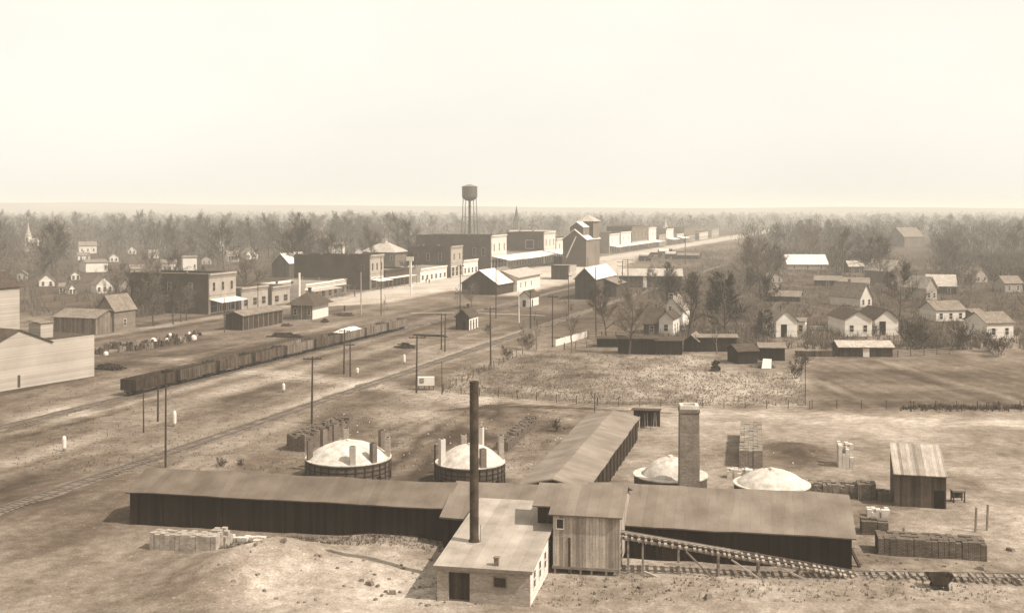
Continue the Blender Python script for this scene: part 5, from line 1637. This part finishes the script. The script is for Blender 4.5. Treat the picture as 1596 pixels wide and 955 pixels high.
# people
def person(px, py, label, rz=0, arm=.15, step=.15):
    p = P(px, py)
    V = [(0, 0, .95), (0, 0, 1.2), (0, 0, 1.42), (0, .0, 1.55), (0, .02, 1.66), (.2, 0, 1.40), (.27, .03, 1.12), (.26, .03 + arm, .88), (-.2, 0, 1.40), (-.27, -.03, 1.12), (-.26, .03 - arm * .4, .86),
         (.1, 0, .9), (.11, step * .5, .5), (.12, step, .06), (.12, step + .14, .03), (-.1, 0, .9), (-.11, -step * .3, .5), (-.12, -step, .06), (-.12, -step + .14, .03)]
    E = [(0, 1), (1, 2), (2, 3), (3, 4), (2, 5), (5, 6), (6, 7), (2, 8), (8, 9), (9, 10), (0, 11), (11, 12), (12, 13), (13, 14), (0, 15), (15, 16), (16, 17), (17, 18)]
    rad = [.17, .16, .18, .07, .11, .08, .06, .045, .08, .06, .045, .11, .075, .05, .05, .11, .075, .05, .05]
    me = bpy.data.meshes.new('person'); me.from_pydata(V, E, [])
    o = bpy.data.objects.new('person', me); COL.objects.link(o)
    sk = o.modifiers.new('skin', 'SKIN'); o.modifiers.new('sub', 'SUBSURF').levels = 1
    me.materials.append(CLOTH)
    for i, v in enumerate(me.skin_vertices[0].data):
        v.radius = (rad[i], rad[i]); v.use_root = (i == 0)
    o.location = (p.x, p.y, 0.02); o.rotation_euler = (0, 0, rz)
    tag(o, label, 'person')
    MB().lathe([(.2, 1.74), (.21, 1.76), (.12, 1.78), (.11, 1.88), (.02, 1.9)], 12).build('hat', CLOTH, o)
    return o
person(537, 486, 'person in dark clothes walking between the depot and the pale pole', .6)
person(664, 441, 'person in dark clothes by the small white store, left of two', -.4)
person(669, 442, 'person in dark clothes by the small white store, right of two', .3)

# ------------------------------------------------------------------ trees
def tree_meshes(seed, h=14.0, spread=.42, nl=9, dens=1.0, twigw=.07, multi=1, upright=.55, clear=.25):
    rnd = random.Random(seed)
    tr, cr = MB(), MB()
    def blade(p, d, L, w):
        p = Vector(p); e = p + d * L
        s = d.cross(Vector((rnd.gauss(0, 1), rnd.gauss(0, 1), rnd.gauss(0, 1)))).normalized() * (w / 2)
        n = len(cr.v)
        cr.v += [tuple(p - s), tuple(p + s), tuple(e + s * .3), tuple(e - s * .3)]
        cr.f.append((n, n + 1, n + 2, n + 3))
    def rdir(d, a, up=.15):
        v = Vector((rnd.gauss(0, 1), rnd.gauss(0, 1), rnd.gauss(0, 1)))
        v = (v - d * v.dot(d)).normalized()
        r = (d * math.cos(a) + v * math.sin(a)); r.z += up
        return r.normalized()
    for m in range(multi):
        base = Vector((rnd.uniform(-.5, .5) * (multi > 1), rnd.uniform(-.5, .5) * (multi > 1), -.3))
        lean = Vector((rnd.gauss(0, .05 + .12 * (multi > 1)), rnd.gauss(0, .05 + .12 * (multi > 1)), 1)).normalized()
        pts = [base]; nseg = 6; d = lean
        for i in range(nseg):
            d = rdir(d, abs(rnd.gauss(0, .10)), .12)
            pts.append(pts[-1] + d * (h * .86 / nseg))
        r0 = h * .018 / math.sqrt(multi)
        for i in range(nseg):
            tr.tube(pts[i], pts[i + 1], r0 * (1 - i / (nseg + .7)), r0 * (1 - (i + 1) / (nseg + .7)), n=6, cap=False)
        for k in range(nl):
            f = clear + (1 - clear) * (k + rnd.random() * .6) / nl
            f = min(f, .99)
            q = f * nseg; i = min(nseg - 1, int(q)); p = pts[i].lerp(pts[i + 1], q - i)
            a = rnd.uniform(0, 6.28)
            el = upright + .35 * f
            dl = Vector((math.cos(a) * math.cos(el), math.sin(a) * math.cos(el), math.sin(el)))
            Ll = h * spread * (1.05 - .62 * f) * rnd.uniform(.8, 1.2)
            pp = [p]; dd = dl
            for s in range(3):
                dd = rdir(dd, abs(rnd.gauss(0, .22)), .10); pp.append(pp[-1] + dd * Ll / 3)
            rl = r0 * (1 - f) * .55 + .025
            for s in range(3): tr.tube(pp[s], pp[s + 1], rl * (1 - s * .28), rl * (1 - (s + 1) * .28), n=4, cap=False)
            for s in range(int(7 * dens)):
                g = rnd.uniform(.2, 1) * 3; i2 = min(2, int(g)); pb = pp[i2].lerp(pp[i2 + 1], g - i2)
                d2 = rdir((pp[i2 + 1] - pp[i2]).normalized(), rnd.uniform(.35, .9), .18)
                L2 = Ll * rnd.uniform(.3, .55)
                mid_ = pb + d2 * L2 * .5; d2b = rdir(d2, .25, .12); end = mid_ + d2b * L2 * .5
                cr.tube(pb, mid_, rl * .42, rl * .3, n=3, cap=False); cr.tube(mid_, end, rl * .3, rl * .15, n=3, cap=False)
                for u in range(int(6 * dens)):
                    g2 = rnd.random(); p3 = pb.lerp(mid_, g2 * 2) if g2 < .5 else mid_.lerp(end, g2 * 2 - 1)
                    d3 = rdir(d2, rnd.uniform(.3, 1.0), .2); L3 = L2 * rnd.uniform(.35, .7)
                    blade(p3, d3, L3, twigw)
                    for w in range(3):
                        blade(p3 + d3 * L3 * rnd.uniform(.3, .95), rdir(d3, rnd.uniform(.3, .9), .15), L3 * rnd.uniform(.35, .7), twigw * .7)
    return tr, cr
PROTO = {}
def mk_proto(key, m, bark=BARK, **kw):
    tr, cr = tree_meshes(**kw)
    t = bpy.data.meshes.new
    o1 = tr.build('trunk', bark); o2 = cr.build('crown', m)
    PROTO[key] = (o1.data, o2.data)
    bpy.data.objects.remove(o1); bpy.data.objects.remove(o2)
for i in range(4): mk_proto('elm%d' % i, TWIG if i % 2 else TWIG2, seed=i + 1, h=15, spread=.46 + .03 * i, nl=16, dens=1.2, twigw=.085)
for i in range(2): mk_proto('tall%d' % i, TWIG, seed=i + 20, h=18, spread=.32, nl=15, dens=1.15, twigw=.085, upright=.8)
for i in range(2): mk_proto('thin%d' % i, TWIG, bark=WOODM, seed=i + 30, h=12, spread=.34, nl=8, dens=.75, upright=.75, twigw=.05)
mk_proto('dense0', TWIGD, seed=41, h=14, spread=.40, nl=18, dens=1.45, twigw=.10, clear=.12)
for i in range(2): mk_proto('bush%d' % i, BRUSH, seed=50 + i, h=3.6, spread=.6, nl=6, multi=5, dens=.8, twigw=.05, clear=.05)
def tree(key, px, py, label, hpx=None, scale=None, group='bare trees', name=None, cat='tree', loc=None, rz=None):
    p = loc if loc is not None else P(px, py)
    base = {'elm': 15, 'tal': 18, 'thi': 12, 'den': 14, 'bus': 3.6}[key[:3]]
    if hpx: scale = hpx * mpp(py) / base
    scale = scale or 1
    t = thing(name or ('bare_tree' if key[:3] != 'bus' else 'shrub'), label, cat, (p.x, p.y, 0), rz if rz is not None else random.uniform(0, 6.28), group, scale=scale)
    for nm, me in zip(('trunk', 'crown'), PROTO[key]):
        o = bpy.data.objects.new(nm, me); COL.objects.link(o); o.parent = t
    return t
random.seed(77)
# trees the picture singles out
tree('dense0', 1130, 520, 'dense dark tree standing tall right of the farmhouse', hpx=100, group=None, name='dense_tree')
tree('tall0', 1264, 470, 'hazy tall tree above the white-roofed long building', hpx=125, group=None) if False else None
tree('thin0', 892, 550, 'slender bare tree with pale trunk right of the white board fence', hpx=92, group=None)
tree('elm0', 980, 552, 'spreading bare tree in front of the dark board sheds', hpx=108, group=None)
tree('elm1', 945, 530, 'bare tree with dark crown below the white-roofed barn', hpx=85, group=None)
tree('tall0', 1072, 535, 'tall bare tree against the farmhouse right side', hpx=112, group=None)
tree('thin1', 1117, 552, 'slim bare tree in front of the dense dark tree', hpx=60, group=None)
tree('thin0', 815, 552, 'little bare tree right of the pole beside the hut', hpx=55, group=None)
tree('thin1', 836, 545, 'little bare tree left of the white board fence', hpx=60, group=None)
tree('thin1', 599, 493, 'little bare tree between the depot and the tall dark pole', hpx=34, group=None)
tree('thin0', 713, 478, 'small bare tree in front of the dark gabled warehouse', hpx=36, group=None)
tree('elm2', 735, 480, 'low bare tree left of the crossing hut', hpx=36, group=None)
tree('elm3', 1402, 500, 'pale branching bare tree behind the twin gables', hpx=85, group=None)
tree('elm2', 1186, 470, 'bare tree with dark crown at the edge of the right-hand wood', hpx=95, group=None)
tree('elm1', 1205, 500, 'bare tree left of the small gabled cottage', hpx=70, group=None)
tree('tall1', 620, 395, 'tall pale bare tree standing out above the wood behind the brick hall', hpx=66, group=None)
tree('elm0', 240, 508, 'large bare tree covering the side wall of the nearest brick shop', hpx=78, group=None)
tree('elm3', 210, 500, 'bare tree right of the brown gabled house', hpx=72, group=None)
tree('tall1', 270, 505, 'tall bare tree by the corner of the nearest brick shop', hpx=74, group=None)
tree('thin0', 190, 512, 'slim bare tree beside the brown gabled house', hpx=58, group=None)
tree('elm1', 225, 492, 'low spreading bare tree between the scrap heaps and the brick shop wall', hpx=50, group=None)
tree('elm0', 290, 500, 'low bare tree at the foot of the brick shop wall', hpx=52, group=None)
tree('elm2', 180, 480, 'bare tree behind the brown gabled house', hpx=66, group=None)
tree('elm2', 308, 480, 'bare tree behind the nearest brick shop', hpx=62, group=None)
tree('elm1', 640, 440, 'bare tree left of the two-storey dark brick block', hpx=50, group=None)
tree('elm1', 553, 462, 'bare tree right of the white false-fronted shop', hpx=50, group=None)
for i, (px, py, hp, lab) in enumerate(((1555, 556, 30, 'dark rounded shrub at the right edge behind the ploughed field'), (1435, 545, 46, 'brown shrub between the twin gables and the three-panelled cottage'), (1418, 540, 40, 'brown shrub right of the twin gables'),
                                      (1500, 545, 44, 'brown shrub in front of the three-panelled cottage'), (1240, 590, 26, 'dark shrub on the fence between the two fields'), (866, 672, 20, 'low dark shrub behind the long pale-roofed shed'),
                                      (1250, 575, 28, 'dark shrub at the top of the fence between the fields'), (720, 500, 22, 'low shrub left of the crossing hut'), (790, 560, 20, 'low shrub beside the pole right of the hut'), (760, 520, 16, 'low shrub at the corner of the crossing hut'),
                                      (345, 730, 18, 'dark low shrub behind the long left shed'), (375, 728, 14, 'smaller dark low shrub behind the long left shed'), (822, 545, 24, 'brush beneath the little bare trees by the white fence'),
                                      (1540, 548, 36, 'brown shrub left of the dark rounded one'), (1330, 520, 14, 'low shrub at the foot of the left twin gable'), (1365, 522, 18, 'low shrub between the twin gables'), (1010, 545, 16, 'low shrub among the dark board sheds'))):
    tree('bush%d' % (i % 2), px, py, lab, hpx=hp, group=None, cat='shrub')

AVOID = [(fc(x).x, fc(x).y) for x in range(330, 1130, 6)]
def blocked(x, y):
    d = x - FX(y)
    if y > 300 and y < 1400 and -14 < d < 40: return True
    return False
def scatter(n, gen, keys, smin, smax, label, group):
    k = 0; tries = 0
    smin *= .75; smax *= 1.06
    while k < n and tries < n * 30:
        tries += 1
        px, py = gen()
        p = P(px, py)
        if blocked(p.x, p.y) or hides(px, py): continue
        if any((p.x - q[0]) ** 2 + (p.y - q[1]) ** 2 < 25 for q in PLACED): continue
        PLACED.append((p.x, p.y))
        tree(random.choice(keys), px, py, label, scale=(lambda q: (q * random.uniform(.85, 1.3), q * random.uniform(.85, 1.3), q))(random.uniform(smin, smax)), group=group, loc=p)
        k += 1
PLACED = []
KEEP = [(118, 436, 8), (34, 436, 8), (215, 428, 12), (178, 408, 7), (206, 396, 7), (240, 402, 8), (322, 412, 8), (560, 400, 7), (1210, 440, 11), (1335, 425, 13), (1580, 455, 16), (1530, 440, 12), (137, 394, 16), (131, 404, 12), (151, 423, 20), (73, 445, 14), (98, 456, 10), (113, 456, 10), (163, 456, 16), (197, 456, 14), (265, 425, 14), (296, 425, 13), (363, 407, 11), (393, 403, 13), (437, 430, 18), (528, 396, 13),
        (590, 420, 30), (1226, 524, 22), (1338, 524, 26), (1382, 522, 24), (1482, 500, 28), (1559, 526, 26), (1259, 420, 36), (1400, 442, 18), (1468, 458, 24), (1350, 478, 14), (1452, 470, 14), (1425, 385, 22), (1222, 470, 26), (1290, 446, 24), (1330, 452, 26), (44, 392, 7)]
def hides_hard(px, py):
    return any(abs(px - hx) < w + 12 and hy - 2 < py < hy + 70 for hx, hy, w in KEEP)
def hides(px, py):
    for hx, hy, w in KEEP:
        if abs(px - hx) < w + 5 and py > hy - 2 and py < hy + (60 if hy < 470 else 25): return random.random() < (.9 if hx < 700 else .75)
    return False
for ob in list(COL.objects):
    if ob.parent is None and ob.get('category') in ('house', 'shed', 'barn', 'church'):
        PLACED.append((ob.location.x, ob.location.y)); PLACED.append((ob.location.x + 3, ob.location.y - 5))
EL = ['elm0', 'elm1', 'elm2', 'elm3', 'tall0', 'tall1']
def invdep(y0, y1):
    """uniform in ground depth-ish"""
    u = random.random()
    a, b_ = 1 / (y0 - HY), 1 / (y1 - HY)
    return HY + 1 / (a + (b_ - a) * u ** 1.15)
def gL():
    py = invdep(470, 352) if random.random() < .45 else random.uniform(362, 455)
    return random.uniform(-20, 655 - max(0, (py - 430)) * 4), py
scatter(150, gL, EL, .95, 1.5, 'bare leafless tree in the wood on the left side of town', 'bare trees of the wood left of town')
def gR():
    py = invdep(500, 352) if random.random() < .5 else random.uniform(365, 480)
    lo = 1150 if py > 420 else 1195
    return random.uniform(lo, 1640), py
scatter(78, gR, EL, .85, 1.3, 'bare leafless tree among the houses on the right', 'bare trees among the right-hand houses')
def gM():
    py = invdep(382, 345)
    return random.uniform(600, 1190), py
scatter(26, gM, EL, 1.0, 1.35, 'hazy bare tree beyond the roofs of the main street', 'bare trees beyond the main street')
def gN():
    return random.uniform(1010, 1230), random.uniform(440, 530)
scatter(20, gN, ['elm0', 'elm1', 'thin0', 'thin1', 'dense0'], .55, .8, 'small bare tree in the yards between farmhouse and cottages', 'small bare trees in the yards')

# distant wood that reads as one mass
def distant():
    rnd = random.Random(9); b = MB()
    for k in range(3850):
        Y = 620 + 2800 * rnd.random() ** 1.5
        X = rnd.uniform(-.52, .52) * Y
        if k >= 3600:
            Y = rnd.uniform(330, 640); X = rnd.uniform(.21, .47) * Y
        if Y < 1000 and -.12 * Y < X < .2 * Y: continue
        if abs(X - FX(Y)) < 25: continue
        if Y < 1100 and hides_hard(CX + X / Y * FPX, HY + H * FPX / Y): continue
        h = rnd.uniform(13, 21) if Y > 640 else rnd.uniform(3.5, 8); w = rnd.uniform(5, 9)
        for q in range(70):
            a = rnd.uniform(0, 6.28); r = w * math.sqrt(rnd.random()); f = rnd.random()
            zc = h * (.12 + .8 * f ** .8); r *= (1.05 - .8 * f * f)
            x, y = X + r * math.cos(a), Y + r * math.sin(a)
            dx, dy, dz = rnd.gauss(0, 1.0), rnd.gauss(0, .8), rnd.uniform(.3, 1.5)
            ww = rnd.uniform(.10, .28); t_ = rnd.uniform(0, 3.14)
            n = len(b.v)
            b.v += [(x - ww * math.cos(t_), y - ww * math.sin(t_), zc - dz), (x + ww * math.cos(t_), y + ww * math.sin(t_), zc - dz), (x + dx + ww * .4, y + dy, zc + dz), (x + dx - ww * .4, y + dy, zc + dz)]
            b.f.append((n, n + 1, n + 2, n + 3))
        n = len(b.v)
        b.v += [(X - .16, Y, 0), (X + .16, Y, 0), (X + .1, Y, h * .45), (X - .1, Y, h * .45)]; b.f.append((n, n + 1, n + 2, n + 3))
    o = b.build('distant_wood', TWIG)
    tag(o, 'far leafless wood fading into the haze behind the town', 'wood', kind='stuff')
distant()
# understory brush between the town trees and the field stubble
def brush(name, n, gen, hmin, hmax, m, label, cat, blades=7, w=.04):
    rnd = random.Random(len(name)); b = MB()
    for k in range(n):
        px, py = gen(rnd); p = P(px, py)
        if blocked(p.x, p.y): continue
        if name == 'town_brush' and p.x > FX(p.y) - 5: continue
        h = rnd.uniform(hmin, hmax)
        z0 = gzf(p.x, p.y) if p.y < 170 else 0
        for q in range(blades):
            a = rnd.uniform(0, 6.28); l = rnd.uniform(.1, .7) * h
            n0 = len(b.v); c, s = math.cos(a), math.sin(a)
            x, y = p.x + rnd.uniform(-.3, .3) * h, p.y + rnd.uniform(-.3, .3) * h
            b.v += [(x - s * w, y + c * w, z0), (x + s * w, y - c * w, z0), (x + c * l, y + s * l, z0 + h * rnd.uniform(.5, 1))]
            b.f.append((n0, n0 + 1, n0 + 2))
    tag(b.build(name, m), label, cat, kind='stuff')
def gF(r):
    while True:
        px, py = r.uniform(690, 1255), r.uniform(553, 632)
        q = P(px, py)
        if inpoly(np.array([q.x]), np.array([q.y]), FIELD)[0]: return px, py
brush('field_stubble', 5200, gF, .15, .5, STUB, 'pale dry corn stubble covering the field', 'stubble', 4, .05)
brush('field_weeds', 500, gF, .12, .4, BRUSH, 'dark dry weeds among the corn stubble', 'weeds', 5, .05)
BRUSHT = mat('town_scrub', .16, var=.35, scale=.1)
def gU(r):
    while True:
        q = gU0(r)
        if not hides(*q): return q
def gU0(r):
    if r.random() < .35: return r.uniform(150, 330), r.triangular(430, 512, 470)
    if r.random() < .4: return r.uniform(0, 330), r.uniform(385, 495)
    return r.uniform(0, 640), r.uniform(365, 430)
brush('town_brush', 8000, gU, 1.0, 4.2, BRUSHT, 'dry brush under the trees on the left of town', 'brush', 11, .08)
def gU2(r):
    while True:
        q = r.uniform(1010, 1600), r.uniform(385, 545)
        if not hides(*q): return q
brush('yard_brush', 9000, gU2, .6, 2.6, BRUSHT, 'dry brush in the yards on the right', 'brush', 8, .07)
def gW(r):
    return r.uniform(20, 900), r.uniform(500, 735)
brush('yard_grass', 5000, gW, .06, .28, BRUSH, 'thin dry grass tufts over the railway yard', 'grass', 4, .03)
def gW2(r): return (r.uniform(330, 690), r.uniform(838, 862)) if r.random() < .6 else (r.uniform(640, 1580), r.uniform(900, 944))
brush('clay_weeds', 1700, gW2, .08, .45, BRUSH, 'dry weeds along the foot of the long left shed', 'weeds', 5, .02)
def gH(r): return r.uniform(1405, 1600), r.gauss(636, 2.5)
brush('hedge_weeds', 420, gH, .2, .9, BRUSH, 'dark weeds along the fence of the ploughed field', 'weeds', 6, .04)

# ------------------------------------------------------------------ haze
hb_ = MB().box(-9300, 9300, -480, 23500, -2.5, 46.5)
hm = bpy.data.materials.new('haze_air'); hm.use_nodes = True
ht_ = hm.node_tree; ht_.nodes.clear()
out = ht_.nodes.new('ShaderNodeOutputMaterial'); pv = ht_.nodes.new('ShaderNodeVolumePrincipled')
pv.inputs['Color'].default_value = (0.88, 0.85, 0.775, 1)
pv.inputs['Density'].default_value = 0.00033
pv.inputs['Density Attribute'].default_value = ''
pv.inputs['Anisotropy'].default_value = 0.0
ht_.links.new(pv.outputs['Volume'], out.inputs['Volume'])
hz = hb_.build('haze', hm)
setting(hz, 'pale haze hanging over the town', 'haze', 'stuff')
